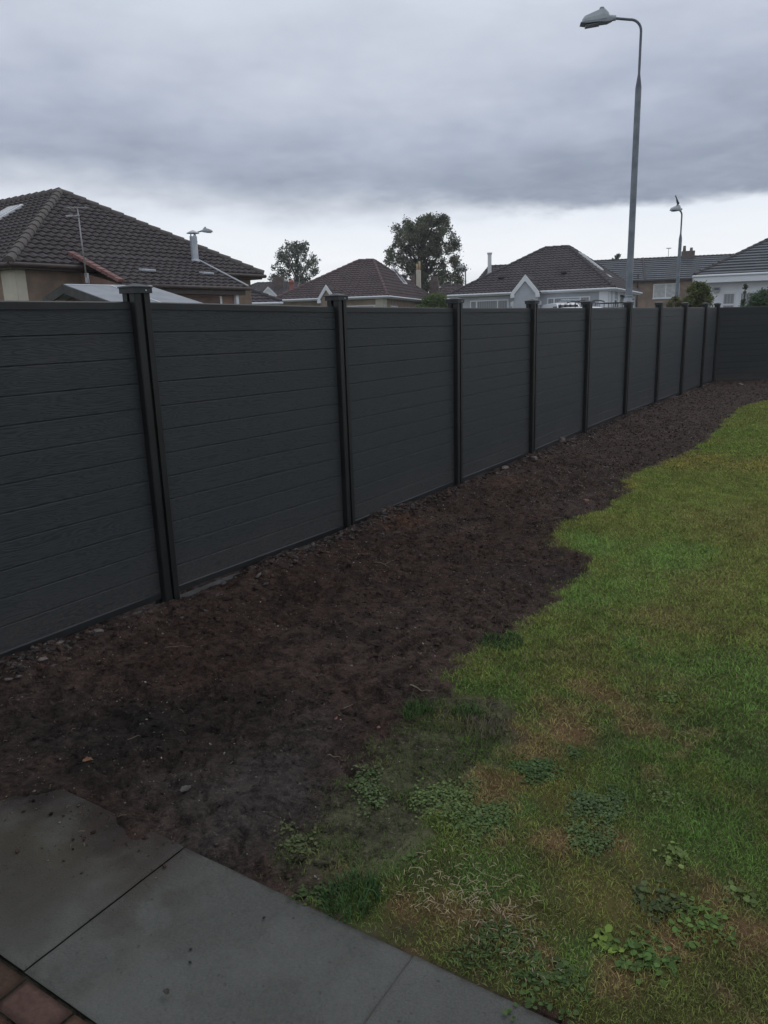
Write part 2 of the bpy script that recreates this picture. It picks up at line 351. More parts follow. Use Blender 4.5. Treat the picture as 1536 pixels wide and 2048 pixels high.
m_far = mat('far_ground', rough=.95, fn=rough_fn((.05, .07, .03), (.08, .09, .045), .3, 5, .3, .02))
m_bird = mat('feather_grey', rough=.7, fn=rough_fn((.04, .043, .05), (.08, .085, .095), 30, 90, .2)); m_beak = mat('beak', (.3, .2, .08), .5)
m_stone = mat('stone_pale', rough=.9, fn=rough_fn((.10, .08, .072), (.19, .155, .14), 9, 60, .6)); m_brickred = mat('brick_red', rough=.9, fn=rough_fn((.16, .075, .05), (.22, .12, .08), 20, 90, .6))
m_twig = mat('twig', rough=.85, fn=rough_fn((.12, .09, .065), (.19, .15, .11), 20, 90, .3)); m_deadleaf = mat('dead_leaf', rough=.7, fn=rough_fn((.20, .095, .04), (.12, .05, .025), 30, 90, .3))
m_conc = mat('concrete_strip', rough=.95, fn=rough_fn((.045, .043, .04), (.085, .083, .08), 6, 60, .6, .01))
m_plastic = mat('alarm_box', (.65, .66, .67), .4); m_ink = mat('sign_ink', (.08, .09, .12), .6)

# ------------------------------------------------------------------ garden ground
LAWN = [gp(*p) for p in [(1700, 806), (1536, 803), (1484, 814), (1448, 850), (1392, 902), (1345, 920), (1290, 938), (1245, 968), (1262, 985), (1232, 1002), (1216, 1024), (1170, 1036), (1125, 1052), (1096, 1072), (1118, 1098), (1165, 1106), (1192, 1122), (1178, 1148), (1150, 1164), (1112, 1200), (1064, 1244), (1000, 1282), (962, 1300), (915, 1345), (898, 1370), (900, 1386),
                              (930, 1405), (1000, 1415), (1020, 1470), (960, 1540), (900, 1590), (860, 1650), (830, 1700), (790, 1745), (700, 1770), (640, 1790), (600, 1795), (570, 1778), (750, 1866), (1130, 2046)]] + [(1.2, 1.0), (2.5, -1.5), (16, -1.5), (18, 14)]
SPARSE = [gp(*p) for p in [(905, 1388), (850, 1410), (800, 1440), (745, 1478), (690, 1520), (650, 1560), (610, 1612), (560, 1655), (520, 1690), (485, 1728), (570, 1776), (760, 1860), (900, 1760), (1050, 1500), (1020, 1400)]]
O = np.array([-.715, 2.259]); U = np.array([.8415, -.5402]); V = np.array([-.5402, -.8415])   # patio grid: along the edge, across it
def uv(x, y): return (x-O[0])*U[0]+(y-O[1])*U[1], (x-O[0])*V[0]+(y-O[1])*V[1]
def lawn_d(x, y):
    return sdist(x, y, LAWN) + .03 + .12*(fbm(x, y, .35, 3)-.5) + .17*(fbm(x, y, .10, 5, 3)-.5)
def sparse_d(x, y):
    return sdist(x, y, SPARSE) + .25*(fbm(x, y, .3, 13)-.5) + .08*(vn(x, y, .07, 15)-.5)
def blob(x, y, px, py, r, e=1., seed=0):
    cx, cy = gp(px, py); d = np.hypot(x-cx, (y-cy)/e) + r*1.5*(fbm(x, y, r*.9, seed+31)-.5) + r*.6*(fbm(x, y, r*.25, seed+32)-.5)
    return 1-ss(d, r*.1, r*1.25)
BROWN = [(980, 1580, .13, 1.2), (1060, 1500, .13, 1.3), (1110, 1430, .16, 1.5), (1200, 1395, .13, 1.6), (1150, 1470, .12, 1), (1110, 1700, .10, 1), (1230, 1690, .08, 1), (1270, 1455, .12, 1.4), (1230, 1975, .09, 1), (920, 1835, .12, .9), (800, 1815, .08, 1), (1020, 1840, .09, 1), (1420, 1790, .09, 1), (1330, 1240, .3, 1), (1500, 1050, .7, 1), (1410, 1165, .35, 1), (1080, 1925, .06, 1), (1490, 1880, .1, 1), (1340, 1900, .08, 1), (660, 1740, .08, 1)]
GREENS = [(960, 1380, .22), (1180, 1200, .45), (1380, 1690, .22), (1420, 1640, .2), (1230, 1590, .15), (1040, 1620, .1), (1160, 1920, .14), (1300, 1330, .25), (1480, 1730, .2), (1180, 1090, .35), (980, 1770, .13), (1340, 1130, .5), (1100, 1480, .07), (1080, 1470, .06), (1460, 1350, .4)]
def lawn_col(x, y):
    d = np.hypot(x, y); far = ss(d, 2.6, 5.5)
    a = fbm(x, y, .9, 41); b = fbm(x, y, .3, 43); c = vn(x, y, .08, 47)
    base = np.array([.092, .104, .036]); green = np.array([.068, .104, .030]); olive = np.array([.130, .125, .042]); straw = np.array([.185, .140, .080]); dk = np.array([.052, .070, .032])
    col = base[None]*(1-ss(a, .42, .62))[:, None] + green[None]*ss(a, .42, .62)[:, None]
    w = ss(b, .5, .72)[:, None]*.55; col = col*(1-w) + olive*w
    w = (ss(fbm(x, y, .22, 53), .58, .72)*(1-far)*.5)[:, None]; col = col*(1-w) + dk*w
    w = (ss(fbm(x, y, .16, 59), .60, .75)*(1-.7*far)*.55)[:, None]; col = col*(1-w)+straw*w
    colf = np.array([.150, .165, .050]); w = (far*.7)[:, None]; col = col*(1-w)+colf*w*(.8+.4*a[:, None])
    w = (far*ss(fbm(x, y, 1.3, 61), .52, .72)*.6)[:, None]; col = col*(1-w)+np.array([.185, .155, .050])*w
    w = (far*ss(fbm(x, y, 1.1, 67), .52, .70)*.6)[:, None]; col = col*(1-w)+np.array([.105, .150, .036])*w
    for k, (px, py, r) in enumerate(GREENS):
        w = (blob(x, y, px, py, r, 1.2, k)*.75)[:, None]; col = col*(1-w)+np.array([.070, .118, .034])*w*(1+.5*far[:, None])
    for k, (px, py, r, e) in enumerate(BROWN):
        w = (blob(x, y, px, py, r, e, 50+k)*(.85-.55*far))[:, None]; col = col*(1-w)+np.array([.168, .118, .064])*w
    return col*(.8+.4*c[:, None])
def soil_col(x, y):
    s, t = st(x, y); a = fbm(x, y, .7, 71); b = fbm(x, y, .18, 73); c = fbm(x, y, .035, 79, 3)
    col = np.array([.062, .0390, .0310])[None]*np.ones((len(x), 1))
    w = ss(a, .4, .65)[:, None]; col = col*(1-w)+np.array([.076, .051, .042])*w
    w = ss(b, .5, .7)[:, None]*.5; col = col*(1-w)+np.array([.026, .019, .016])*w
    w = ss(s, 3.5, 9)[:, None]*.5; col = col*(1-w)+np.array([.084, .060, .051])*w
    for px, py, r, cc, q in [(450, 1440, .55, (.022, .019, .018), .6), (250, 1480, .4, (.020, .019, .018), .7), (640, 1350, .09, (.105, .07, .055), .8), (160, 1425, .10, (.075, .05, .045), .6), (800, 1042, .34, (.13, .068, .040), .85), (1010, 965, .35, (.12, .065, .042), .6), (560, 1120, .25, (.09, .055, .045), .5), (80, 1440, .4, (.045, .036, .033), .6), (560, 1560, .5, (.070, .058, .053), .85), (440, 1650, .35, (.074, .063, .057), .85), (1080, 1150, .4, (.050, .032, .030), .6), (960, 1440, .12, (.06, .05, .046), .6)]:
        w = (blob(x, y, px, py, r, 1, int(r*97))*q)[:, None]; col = col*(1-w)+np.array(cc)*w
    w = ((1-ss(t+.12*(b-.5), .10, .42))*.8*ss(fbm(x, y, .14, 83), .3, .55))[:, None]; col = col*(1-w)+np.array([.105, .073, .064])*w
    w = (ss(sparse_d(x, y), -.05, .12)*.75)[:, None]; moss = np.array([.115, .120, .066])*(.7+.6*b[:, None]); col = col*(1-w)+moss*w
    return col*(.65+.7*c[:, None])
FOOT = [(560, 1435, .9), (470, 1490, .6), (385, 1405, 1.3), (830, 1290, .8), (300, 1330, .3), (640, 1270, 1.1), (480, 1330, .5), (720, 1160, 1.2), (920, 1120, .9), (600, 1180, .4), (240, 1440, 2.6), (760, 1400, 2.2), (1000, 1050, 1.), (430, 1250, 1.9), (1130, 960, .8)]
def soil_h(x, y):
    s, t = st(x, y)
    h = .045*(fbm(x, y, 1.1, 91, 3)-.5) + .055*(fbm(x, y, .32, 93, 3)-.5)
    r = 1-np.abs(2*fbm(x, y, .11, 95, 3)-1); h = h+.030*(r-.7)*ss(fbm(x, y, .5, 89), .35, .6)
    h = h+.030*(fbm(x, y, .055, 97, 3)-.5)+.045*(np.abs(fbm(x, y, .09, 87, 2)-.5)-.12)*ss(fbm(x, y, .45, 85, 2), .42, .62) + .020*ss(vn(x, y, .05, 99), .72, .95)*vn(x, y, .3, 98)
    h = h*(.75+.5*ss(fbm(x, y, .9, 90), .4, .6))
    ck = 1-ss(np.abs(fbm(x, y, .16, 183, 3)-.5), .0, .035); h = h-.022*ck*ss(fbm(x, y, .4, 185, 2), .40, .58)
    ck = 1-ss(np.abs(fbm(x, y, .07, 187, 2)-.5), .0, .05); h = h-.012*ck*ss(fbm(x, y, .3, 189, 2), .45, .6)
    for px, py, an in FOOT:
        cx_, cy_ = gp(px, py); k = (np.abs(x-cx_) < .25) & (np.abs(y-cy_) < .25)
        if k.any():
            dx, dy = x[k]-cx_, y[k]-cy_; a = dx*math.cos(an)+dy*math.sin(an); b = -dx*math.sin(an)+dy*math.cos(an)
            q = (a/.15)**2+(b/(.052-.012*np.cos(a*14)))**2; m_ = 1-ss(q, .75, 1.05); rim = np.exp(-((q-1.25)/.3)**2)
            hk = h[k]; h[k] = hk*(1-.8*m_)-m_*(.020-.009*(np.sin(a*2*math.pi/.034+3*np.abs(b)*14) > 0))+.009*rim
    h = h-.05*(1-ss(t, -.02, .14))*ss(fbm(x, y, .5, 101, 2), .45, .6) + .025*np.exp(-((t-.28)/.13)**2)
    return h
def ground_h(x, y):
    L = ss(lawn_d(x, y), -.03, .05); g = gz(x, y)
    h = soil_h(x, y)*(1-L) + L*(.018+.02*(fbm(x, y, .8, 103, 3)-.5))
    sp = ss(sparse_d(x, y), -.05, .1)*(1-L); h = h*(1-.6*sp)
    u, v = uv(x, y); e = v+.35*(fbm(x, y, .35, 105, 3)-.5)*ss(-u, -.25, .35)
    lim = .15*ss(-u, .35, 1.1)                                   # soil spilled over the slabs towards the left
    P = ss(v, -.10, .0); P2 = ss(e, lim-.02, lim+.07)
    top = np.where(v < -.0, h, .008+h*.5)
    h = h*(1-P)+(-.012+.3*h)*P
    spill = (1-P2)*ss(v, -.1, .02)*ss(-u, -.02, .25); h = h*(1-spill)+(.010+.55*np.clip(top, -.005, .05))*spill
    h = h-.09*P2*ss(v, .0, .03)
    h = np.where((v > .03) & (u > .02), -.09, h)
    return h+g
# grid, finer near the viewer
def axis(a, b, c, d0, k):
    p = [c]; 
    while p[-1] < b: p.append(p[-1]+d0+k*max(0, p[-1]-c-1.5))
    q = [c]
    while q[-1] > a: q.append(q[-1]-d0-k*max(0, c-q[-1]-1.5))
    return np.array(q[::-1][:-1]+p)
sa = axis(-6.5, 19.6, -1.2, .0125, .004); ta = axis(-.35, 17., 1.6, .0125, .006)
SS, TT = np.meshgrid(sa, ta, indexing='ij'); gx, gy = xy(SS.ravel(), TT.ravel()); NS_, NT_ = SS.shape
GH = ground_h(gx, gy); GV = np.c_[gx, gy, GH]
ii, jj = np.meshgrid(np.arange(NS_-1), np.arange(NT_-1), indexing='ij'); i0 = (ii*NT_+jj).ravel()
GF = np.c_[i0, i0+1, i0+NT_+1, i0+NT_][:, ::-1]
fl = lawn_d(gx[GF].mean(1), gy[GF].mean(1)) > 0
def sub(V_, F_, C_):
    u_, inv = np.unique(F_.ravel(), return_inverse=True); return V_[u_], inv.reshape(F_.shape), C_(V_[u_, 0], V_[u_, 1])
v_, f_, c_ = sub(GV, GF[~fl], soil_col); tag(np_mesh('soil', v_, f_, m_soil, cols=c_, smooth=True), kind='structure')
v_, f_, c_ = sub(GV, GF[fl], lambda x, y: lawn_col(x, y)*np.array([.85, .72, .75])*ss(lawn_d(x, y), .0, .10)[:, None]+soil_col(x, y)*(1-ss(lawn_d(x, y), .0, .10))[:, None]); tag(np_mesh('lawn', v_, f_, m_lawnbase, cols=c_, smooth=True), kind='structure')
def hz(x, y):
    x = np.atleast_1d(x).astype(float); y = np.atleast_1d(y).astype(float); h = ground_h(x, y); v = uv(x, y)[1]; return np.where((v > .01) & (v < .6), np.maximum(h, .001), h)

# wide ground sheet to the horizon, with the street behind the fence
rr = np.r_[0, np.geomspace(.8, 420, 80)]; aa = np.linspace(0, 2*math.pi, 145)[:-1]
cx, cy = xy(-2, -3.); RR, AA = np.meshgrid(rr, aa, indexing='ij'); wx = cx+RR*np.cos(AA); wy = cy+RR*np.sin(AA)
s_, t_ = st(wx, wy); wz = gz(wx, wy)-.22+.16*ss(-t_, .3, .9); k = len(aa)
F = [];
for i in range(len(rr)-1):
    j = np.arange(k); F.append(np.c_[i*k+j, i*k+(j+1) % k, (i+1)*k+(j+1) % k, (i+1)*k+j])
tag(np_mesh('ground', np.c_[wx.ravel(), wy.ravel(), wz.ravel()], np.concatenate(F)[:, ::-1], m_far, smooth=True), kind='structure')
def strip(name, t0, t1, s0, s1, dz, m, step=1.):
    a = np.arange(s0, s1+step, step); b = np.linspace(t0, t1, 12); A, B = np.meshgrid(a, b, indexing='ij'); x, y = xy(A.ravel(), B.ravel())
    z = gz(x, y)+dz; nb_ = len(b); i, j = np.meshgrid(np.arange(len(a)-1), np.arange(nb_-1), indexing='ij'); q = (i*nb_+j).ravel()
    n = len(x); V_ = np.r_[np.c_[x, y, z], np.c_[x, y, z-.3]]; Ff = [np.c_[q, q+1, q+nb_+1, q+nb_]]
    e = np.arange(len(a)-1)*nb_; Ff.append(np.c_[e, e+nb_, e+nb_+n, e+n]); e = e+nb_-1; Ff.append(np.c_[e, e+n, e+nb_+n, e+nb_])
    return tag(np_mesh(name, V_, np.concatenate(Ff), m), kind='structure')
strip('pavement', -.35, -2.0, -30, 60, .07, m_pave); strip('road', -2.0, -8.0, -30, 60, -.035, m_asph); strip('pavement', -8.0, -9.8, -30, 60, .07, m_pave)

# patio: nine hundred by six hundred slabs with a drain joint, brick paving beyond
def patio():
    Vs, Fs, Cs = [], [], []; off = 0
    for i in range(-3, 4):
        for j in range(1):
            n, m = 110, 74; u = np.linspace(i*.905+.0012, i*.905+.9038, n); v = np.linspace(.0, .60, m); 
            A, B = np.meshgrid(u, v, indexing='ij'); edge = np.minimum(np.minimum(A-u[0], u[-1]-A), np.minimum(B-v[0], v[-1]-B)).ravel()
            x = O[0]+A*U[0]+B*V[0]; y = O[1]+A*U[1]+B*V[1]; x = x.ravel(); y = y.ravel()
            z = .0 + .0035*((i*7) % 3-1) + .003*(fbm(x, y, .1, 111)-.5) - .006*(1-ss(edge, 0, .008))
            if i < 0: z = z-.004
            cg = np.array([.098, .100, .090]); col = np.ones((len(x), 1))*cg*(1+.03*((i*5) % 3-1))*(.9+.2*fbm(x, y, .4, 113)[:, None])
            uu = A.ravel(); vv = B.ravel()
            w = ss(-uu+.5*(fbm(x, y, .35, 115)-.5), -.12, .25)[:, None]; mud = np.array([.052, .045, .035])*(.75+.5*fbm(x, y, .25, 117)[:, None])
            w = w*(1-.45*ss(vv+.3*(fbm(x, y, .2, 119)-.5), .30, .62))[:, None]*.95; col = col*(1-w)+mud*w
            w = (np.exp(-(uu+.55)**2/.12)*(1-ss(vv, .15, .45))*.5)[:, None]; col = col*(1-w)+np.array([.075, .068, .040])*w
            w = (np.exp(-((uu-.10)/.14)**2)*.55*ss(fbm(x, y, .08, 121), .40, .58))[:, None]; col = col*(1-w)+mud*w
            w = ((1-ss(vv+.03*(vn(x, y, .03, 123)-.5), .0, .025))*.7*(u[0] > -.1))[:, None]; col = col*(1-w)+np.array([.04, .036, .03])*w
            e = vv+.35*(fbm(x, y, .35, 105, 3)-.5)*ss(-uu, -.25, .35); lim = .15*ss(-uu, .35, 1.1); w = ((1-ss(e-lim+.10*(fbm(x, y, .06, 125)-.5), -.0, .34))*ss(-uu, -.12, .10)*.97)[:, None]; col = col*(1-w)+soil_col(x, y)*.52*w
            g0 = off; Vs.append(np.c_[x, y, z]); Cs.append(col)
            a, b = np.meshgrid(np.arange(n-1), np.arange(m-1), indexing='ij'); q = (a*m+b).ravel()+g0; Fs.append(np.c_[q, q+1, q+m+1, q+m])
            ring = np.r_[np.arange(m), np.arange(1, n)*m+m-1, (n-1)*m+np.arange(m-1)[::-1], np.arange(1, n-1)[::-1]*m]
            Vs.append(np.c_[x[ring], y[ring], z[ring]-.05]); Cs.append(col[ring]*.6); r_ = np.arange(len(ring)); r2 = (r_+1) % len(ring)
            Fs.append(np.c_[ring[r_]+g0, g0+n*m+r_, g0+n*m+r2, ring[r2]+g0][:, ::-1]); off += n*m+len(ring)
    tag(np_mesh('patio', np.concatenate(Vs), np.concatenate(Fs), m_slab, cols=np.concatenate(Cs), smooth=False), kind='structure')
patio()
def bricks():
    Vs, Fs, Cs = [], [], []; off = 0; r = np.random.RandomState(4)
    for row in range(12):
        v0 = .609+row*.104
        for k_ in range(-14, 16):
            u0 = k_*.206+(.103 if row % 2 else 0)+.03; n, m = 9, 6; jig = r.uniform(-.002, .002, 3)
            A, B = np.meshgrid(np.linspace(u0, u0+.198, n), np.linspace(v0, v0+.097, m), indexing='ij'); ua, vb = A.ravel(), B.ravel()
            e = np.minimum(np.minimum(ua-u0, u0+.198-ua), np.minimum(vb-v0, v0+.097-vb)); x = O[0]+ua*U[0]+vb*V[0]; y = O[1]+ua*U[1]+vb*V[1]
            z = -.005+jig[0]+(ua-u0)*jig[1]*6-.010*(1-ss(e, 0, .014))+.003*(fbm(x, y, .03, 131)-.5)
            c = np.array([.082, .048, .035])*r.uniform(.75, 1.25)*np.array([1, r.uniform(.9, 1.15), r.uniform(.9, 1.15)]); col = c*(.75+.5*fbm(x, y, .04, 133)[:, None])*(.55+.45*ss(e, 0, .02))[:, None]
            a, b = np.meshgrid(np.arange(n-1), np.arange(m-1), indexing='ij'); q = (a*m+b).ravel()+off; Vs.append(np.c_[x, y, z]); Cs.append(col); Fs.append(np.c_[q, q+1, q+m+1, q+m]); off += n*m
    tag(np_mesh('brick_paving', np.concatenate(Vs), np.concatenate(Fs), m_brick, cols=np.concatenate(Cs), smooth=True), kind='structure')
    # earth and moss filling the joints
    a = np.linspace(-3.5, 3.5, 200); b = np.linspace(.0, 2.0, 60); A, B = np.meshgrid(a, b, indexing='ij'); x = (O[0]+A*U[0]+B*V[0]).ravel(); y = (O[1]+A*U[1]+B*V[1]).ravel()
    z = -.016+.010*(fbm(x, y, .05, 135)-.5); nb_ = 60; i, j = np.meshgrid(np.arange(199), np.arange(59), indexing='ij'); q = (i*nb_+j).ravel()
    tag(np_mesh('joint_earth', np.c_[x, y, z], np.c_[q, q+1, q+nb_+1, q+nb_], m_soil, cols=np.array([.040, .038, .026])*(.6+.8*fbm(x, y, .06, 137)[:, None])), kind='structure')
bricks()

# ------------------------------------------------------------------ grass
def blades(name, xs, ys, hts, wds, cols, lean, label, parent=None):
    n = len(xs); r = rng; z = hz(xs, ys); a = r.uniform(0, 2*math.pi, n); la = r.uniform(0, 2*math.pi, n); ln = lean*r.uniform(.3, 1.2, n)
    dx, dy = np.cos(a)*wds/2, np.sin(a)*wds/2; lx, ly = np.cos(la)*ln*hts, np.sin(la)*ln*hts
    b0 = np.c_[xs-dx, ys-dy, z-.004]; b1 = np.c_[xs+dx, ys+dy, z-.004]
    m0 = np.c_[xs-dx*.8+lx*.4, ys-dy*.8+ly*.4, z+hts*.6]; m1 = np.c_[xs+dx*.8+lx*.4, ys+dy*.8+ly*.4, z+hts*.6]
    tp = np.c_[xs+lx, ys+ly, z+hts*.85]; tq = tp+np.c_[dx*.15, dy*.15, 0*dx]
    V_ = np.stack([b0, b1, m1, m0, tq, tp], 1).reshape(-1, 3); i = np.arange(n)*6
    F_ = np.r_[np.c_[i, i+1, i+2, i+3], np.c_[i+3, i+2, i+4, i+5]]
    C_ = np.repeat(cols, 6, 0)
    return np_mesh(name, V_, F_, m_blade, parent, cols=C_)
def scatter(n, s0, s1, t0, t1):
    return xy(rng.uniform(s0, s1, n), rng.uniform(t0, t1, n))
def visible(x, y, mg=60):
    z = np.zeros_like(x); d = np.stack([x, y, z-EYE], -1); q = d@fw; px = 768+FPX*(d@rt)/q; py = 1024-FPX*(d@up)/q
    return (q > .1) & (px > -mg-200) & (px < 1536+mg+900) & (py < 2048+mg+300)
bx, by, bh, bw, bc = [], [], [], [], []
for (d0, d1, dens, hh, ww) in [(0, 3.0, 34000, .0135, .0024), (3.0, 5., 15000, .015, .004), (5., 9., 9500, .015, .005), (9, 20, 3400, .016, .0095)]:
    tmax = 14. if d0 > 4 else 8.; sl_ = {0: (-6, 3), 3.: (-5, 4), 5.: (-3, 8), 9: (2, 19)}[d0]; tr = (.4, tmax)
    n = int(dens*(sl_[1]-sl_[0])*(tr[1]-tr[0])); x, y = scatter(n, *sl_, *tr); d = np.hypot(x, y)
    k_ = (d >= d0) & (d < d1) & visible(x, y); x, y, d = x[k_], y[k_], d[k_]; ld = lawn_d(x, y); sp = sparse_d(x, y)
    dn = np.maximum(ss(ld, -.05, .10)**1.3, .20*np.exp(np.minimum(ld, 0)/.09)*(vn(x, y, .045, 147) > .52)); pat = ss(fbm(x, y, .13, 141), .46, .62); dn = np.maximum(dn, ss(sp, -.08, .16)*(.22+.70*pat)*(d < 6))
    thin = ss(fbm(x, y, .25, 143), .50, .66)*(d < 3.2); dn = dn*(1-.45*thin)
    u, v = uv(x, y); dn = np.where(v > -.004, 0, dn); k_ = rng.rand(len(x)) < dn; x, y = x[k_], y[k_]; inner = ss(lawn_d(x, y), 0, .05)
    c = lawn_col(x, y)*np.array([1.74, 1.94, 1.46])*(1+(rng.rand(len(x), 1)*.85-.4)*(1 if d0 < 3 else .75 if d0 < 5 else .5)); hv = rng.uniform(-.09, .09, (len(x), 1)); c = c*(1+np.c_[hv, -hv*.3, hv*0])
    st_ = rng.rand(len(x)) < (.07 if d0 < 4 else .03); c[st_] = np.array([.20, .16, .09])*rng.uniform(.7, 1.3, (st_.sum(), 1))
    gi = 1-inner; c = c*(1-.5*gi[:, None])+np.array([.055, .075, .028])*.5*gi[:, None]
    hm = .6+.8*fbm(x, y, .12, 145)
    bx.append(x); by.append(y); bh.append(hh*rng.uniform(.5, 1.4, len(x))*hm); bw.append(ww*rng.uniform(.7, 1.3, len(x))); bc.append(c)
g = blades('grass', *[np.concatenate(q) for q in (bx, by, bh, bw, bc)], 1.3, '')
tag(g, 'short patchy lawn grass, green with olive and straw brown patches', 'grass', kind='stuff')
def tuft(px, py, r_, n, h_, w_, col, label, name='grass_tuft', lean=.9, group=None, cat='grass tuft'):
    cx, cy = gp(px, py); a = rng.uniform(0, 2*math.pi, n); q = r_*np.sqrt(rng.rand(n)); x = cx+q*np.cos(a); y = cy+q*np.sin(a)
    c = np.array(col)*rng.uniform(.6, 1.4, (n, 1)); o = blades(name, x, y, h_*rng.uniform(.5, 1.3, n), w_*rng.uniform(.7, 1.3, n), c, lean, '')
    return tag(o, label, cat, group)
tuft(838, 1428, .075, 260, .055, .0032, (.055, .10, .032), 'small bright green grass tuft alone on the bare soil edge', group='grass tufts on the soil')
tuft(935, 1432, .07, 170, .045, .0032, (.06, .11, .035), 'sparse green grass tuft between bare earth and straw clump', group='grass tufts on the soil')
tuft(968, 1465, .09, 260, .035, .003, (.16, .13, .10), 'dead grey straw grass clump at the edge of the lawn', group='grass tufts on the soil')
tuft(1000, 1290, .12, 500, .035, .004, (.06, .11, .04), 'longer pale green grass tuft overhanging the soil edge', group='grass tufts on the soil')
tuft(705, 1800, .09, 300, .045, .0036, (.04, .085, .03), 'dark long bladed grass tuft next to the slab edge', group='grass tufts on the soil')
def straws(px, py, r_, n, L0, col, label):
    cx, cy = gp(px, py); b = MB()
    for k_ in range(int(n*1.7)):
        a = rng.uniform(0, 2*math.pi); q = r_*1.3*math.sqrt(rng.rand()); x = cx+q*math.cos(a); y = cy+q*math.sin(a); z = float(hz(x, y)[0])
        d = rng.uniform(0, 2*math.pi); L = L0*.30*rng.uniform(.3, 1.3); x += .05*rng.normal(); y += .04*rng.normal(); e = rng.uniform(.0, .22)*L
        b.tube([(x, y, z+.016), (x+math.cos(d)*L*.5, y+math.sin(d)*L*.5, z+.019+e*.5), (x+math.cos(d+.12)*L, y+math.sin(d+.12)*L, z+.016+e*.8)], [.0010, .0009, .0005], 4)
    return tag(b.build('straw_stalks', mat('straw_'+str(px), rough=.8, fn=rough_fn(tuple(c*.7 for c in col), col, 30, 50, 0)), smooth=True), label, 'straw', kind='stuff')
straws(880, 1790, .10, 60, .09, (.52, .42, .27), 'pale dead straw stalks lying on grass near the slab')
straws(975, 1800, .09, 45, .10, (.48, .39, .25), 'thin spread of pale straw right of the main clump')
straws(1000, 1855, .07, 40, .08, (.42, .33, .23), 'short dry stalks over a brownish bare patch')
straws(1080, 1930, .05, 22, .05, (.42, .33, .24), 'small bunch of dry stalks among dark weeds near slab')
straws(960, 1725, .10, 26, .07, (.38, .31, .2), 'few dry stalks below the large clover patch')

# low broad-leaved weeds
def leaves_at(x, y, z, size, col, tilt=.5, flat=.5):
    n = len(x); a = rng.uniform(0, 2*math.pi, n); t = rng.uniform(0, tilt, n); b = rng.uniform(0, 2*math.pi, n)
    Nn = np.c_[np.sin(t)*np.cos(b), np.sin(t)*np.sin(b), np.cos(t)]; A = np.c_[np.cos(a), np.sin(a), 0*a]; A = A-(A*Nn).sum(1)[:, None]*Nn; A /= np.linalg.norm(A, axis=1)[:, None]; B = np.cross(Nn, A)
    P0 = np.c_[x, y, z]; s = size[:, None]
    pts = [P0-A*s*.5, P0-A*s*.1+B*s*flat*.5+Nn*s*.08, P0+A*s*.5, P0-A*s*.1-B*s*flat*.5+Nn*s*.08, P0+A*s*.35+B*s*flat*.36+Nn*s*.05, P0+A*s*.35-B*s*flat*.36+Nn*s*.05]
    V_ = np.stack([pts[0], pts[1], pts[4], pts[2], pts[5], pts[3]], 1).reshape(-1, 3); i = np.arange(n)*6
    return V_, np.r_[np.c_[i, i+1, i+2, i+3], np.c_[i, i+3, i+4, i+5]], np.repeat(col, 6, 0)
def weed(px, py, rx, n, size, col, label, name='clover_patch', hgt=.03, elong=1., flat=.8, cat='weed', tilt=.6, group='low weeds in the lawn'):
    cx, cy = gp(px, py); n = int(n*2.2); m = n*7; x = cx+rng.uniform(-1, 1, m)*rx*1.9; y = cy+rng.uniform(-1, 1, m)*rx*1.9*elong
    d = np.hypot((x-cx)/rx, (y-cy)/rx/elong)+1.5*(fbm(x, y, rx*.6, int(px))-.5); k_ = np.where(rng.rand(m) < (1-ss(d, .0, 1.4))*(.35+.65*(vn(x, y, .02, 9) > .45)))[0][:n]; x, y, d = x[k_], y[k_], d[k_]
    size = size*.62; col = tuple(np.array(col)*np.array([1.5, 1.32, .95])); z = hz(x, y)+.004+hgt*.42*rng.rand(len(x))*(1-.5*d.clip(0, 1)); c = np.array(col)*rng.uniform(.65, 1.45, (len(x), 1))
    V_, F_, C_ = leaves_at(x, y, z, size*rng.uniform(.6, 1.3, len(x)), c, tilt, flat); o = np_mesh(name, V_, F_, m_leafcol, cols=C_)
    return tag(o, label, cat, group)
CG = (.048, .085, .040)
weed(905, 1612, .12, 900, .018, (.066, .105, .052), 'dense pale green clover patch beside the brown dead grass', elong=1.3)
weed(968, 1650, .11, 600, .020, CG, 'dark clover patch joined to the right of the pale clover')
weed(740, 1575, .065, 260, .018, (.05, .08, .045), 'narrow clover strip growing out of the muddy soil', elong=2.2)
weed(1068, 1548, .085, 420, .019, (.036, .070, .034), 'dark clover patch right of the brown dead grass')
weed(1192, 1625, .10, 420, .019, (.045, .078, .045), 'bluish green clover patch further right, upper one of two')
weed(1185, 1690, .07, 220, .019, (.05, .085, .045), 'loose clover patch just below the bluish green clover')
weed(1325, 1815, .075, 60, .042, (.040, .060, .034), 'dark round rosette weed with broad overlapping leaves', name='rosette_weed', flat=.6)
weed(1350, 1728, .05, 34, .030, (.09, .14, .06), 'light green broad leaved weed above the dark rosette', name='broadleaf_weed')
weed(1280, 1930, .09, 80, .034, (.042, .085, .032), 'large leaved weed clump along the lower lawn', name='broadleaf_weed')
weed(1400, 1860, .08, 70, .030, (.048, .095, .034), 'mid green leafy weed right of the large leaved clump', name='broadleaf_weed')
weed(1210, 1895, .04, 16, .040, (.085, .14, .04), 'bright yellow green weed with rounded leaves', name='broadleaf_weed')
weed(1480, 1808, .04, 14, .034, (.07, .11, .05), 'small weed of few rounded leaves near the right edge', name='broadleaf_weed')
weed(600, 1690, .06, 90, .022, (.050, .068, .042), 'greyish weed sprig lying on the mud near the slab', name='broadleaf_weed')
weed(570, 1655, .03, 30, .020, (.050, .066, .042), 'tiny grey green sprig above the muddy weed sprig', name='broadleaf_weed')
weed(625, 1785, .06, 120, .020, (.030, .052, .026), 'dark green weed hugging the slab edge', name='broadleaf_weed')
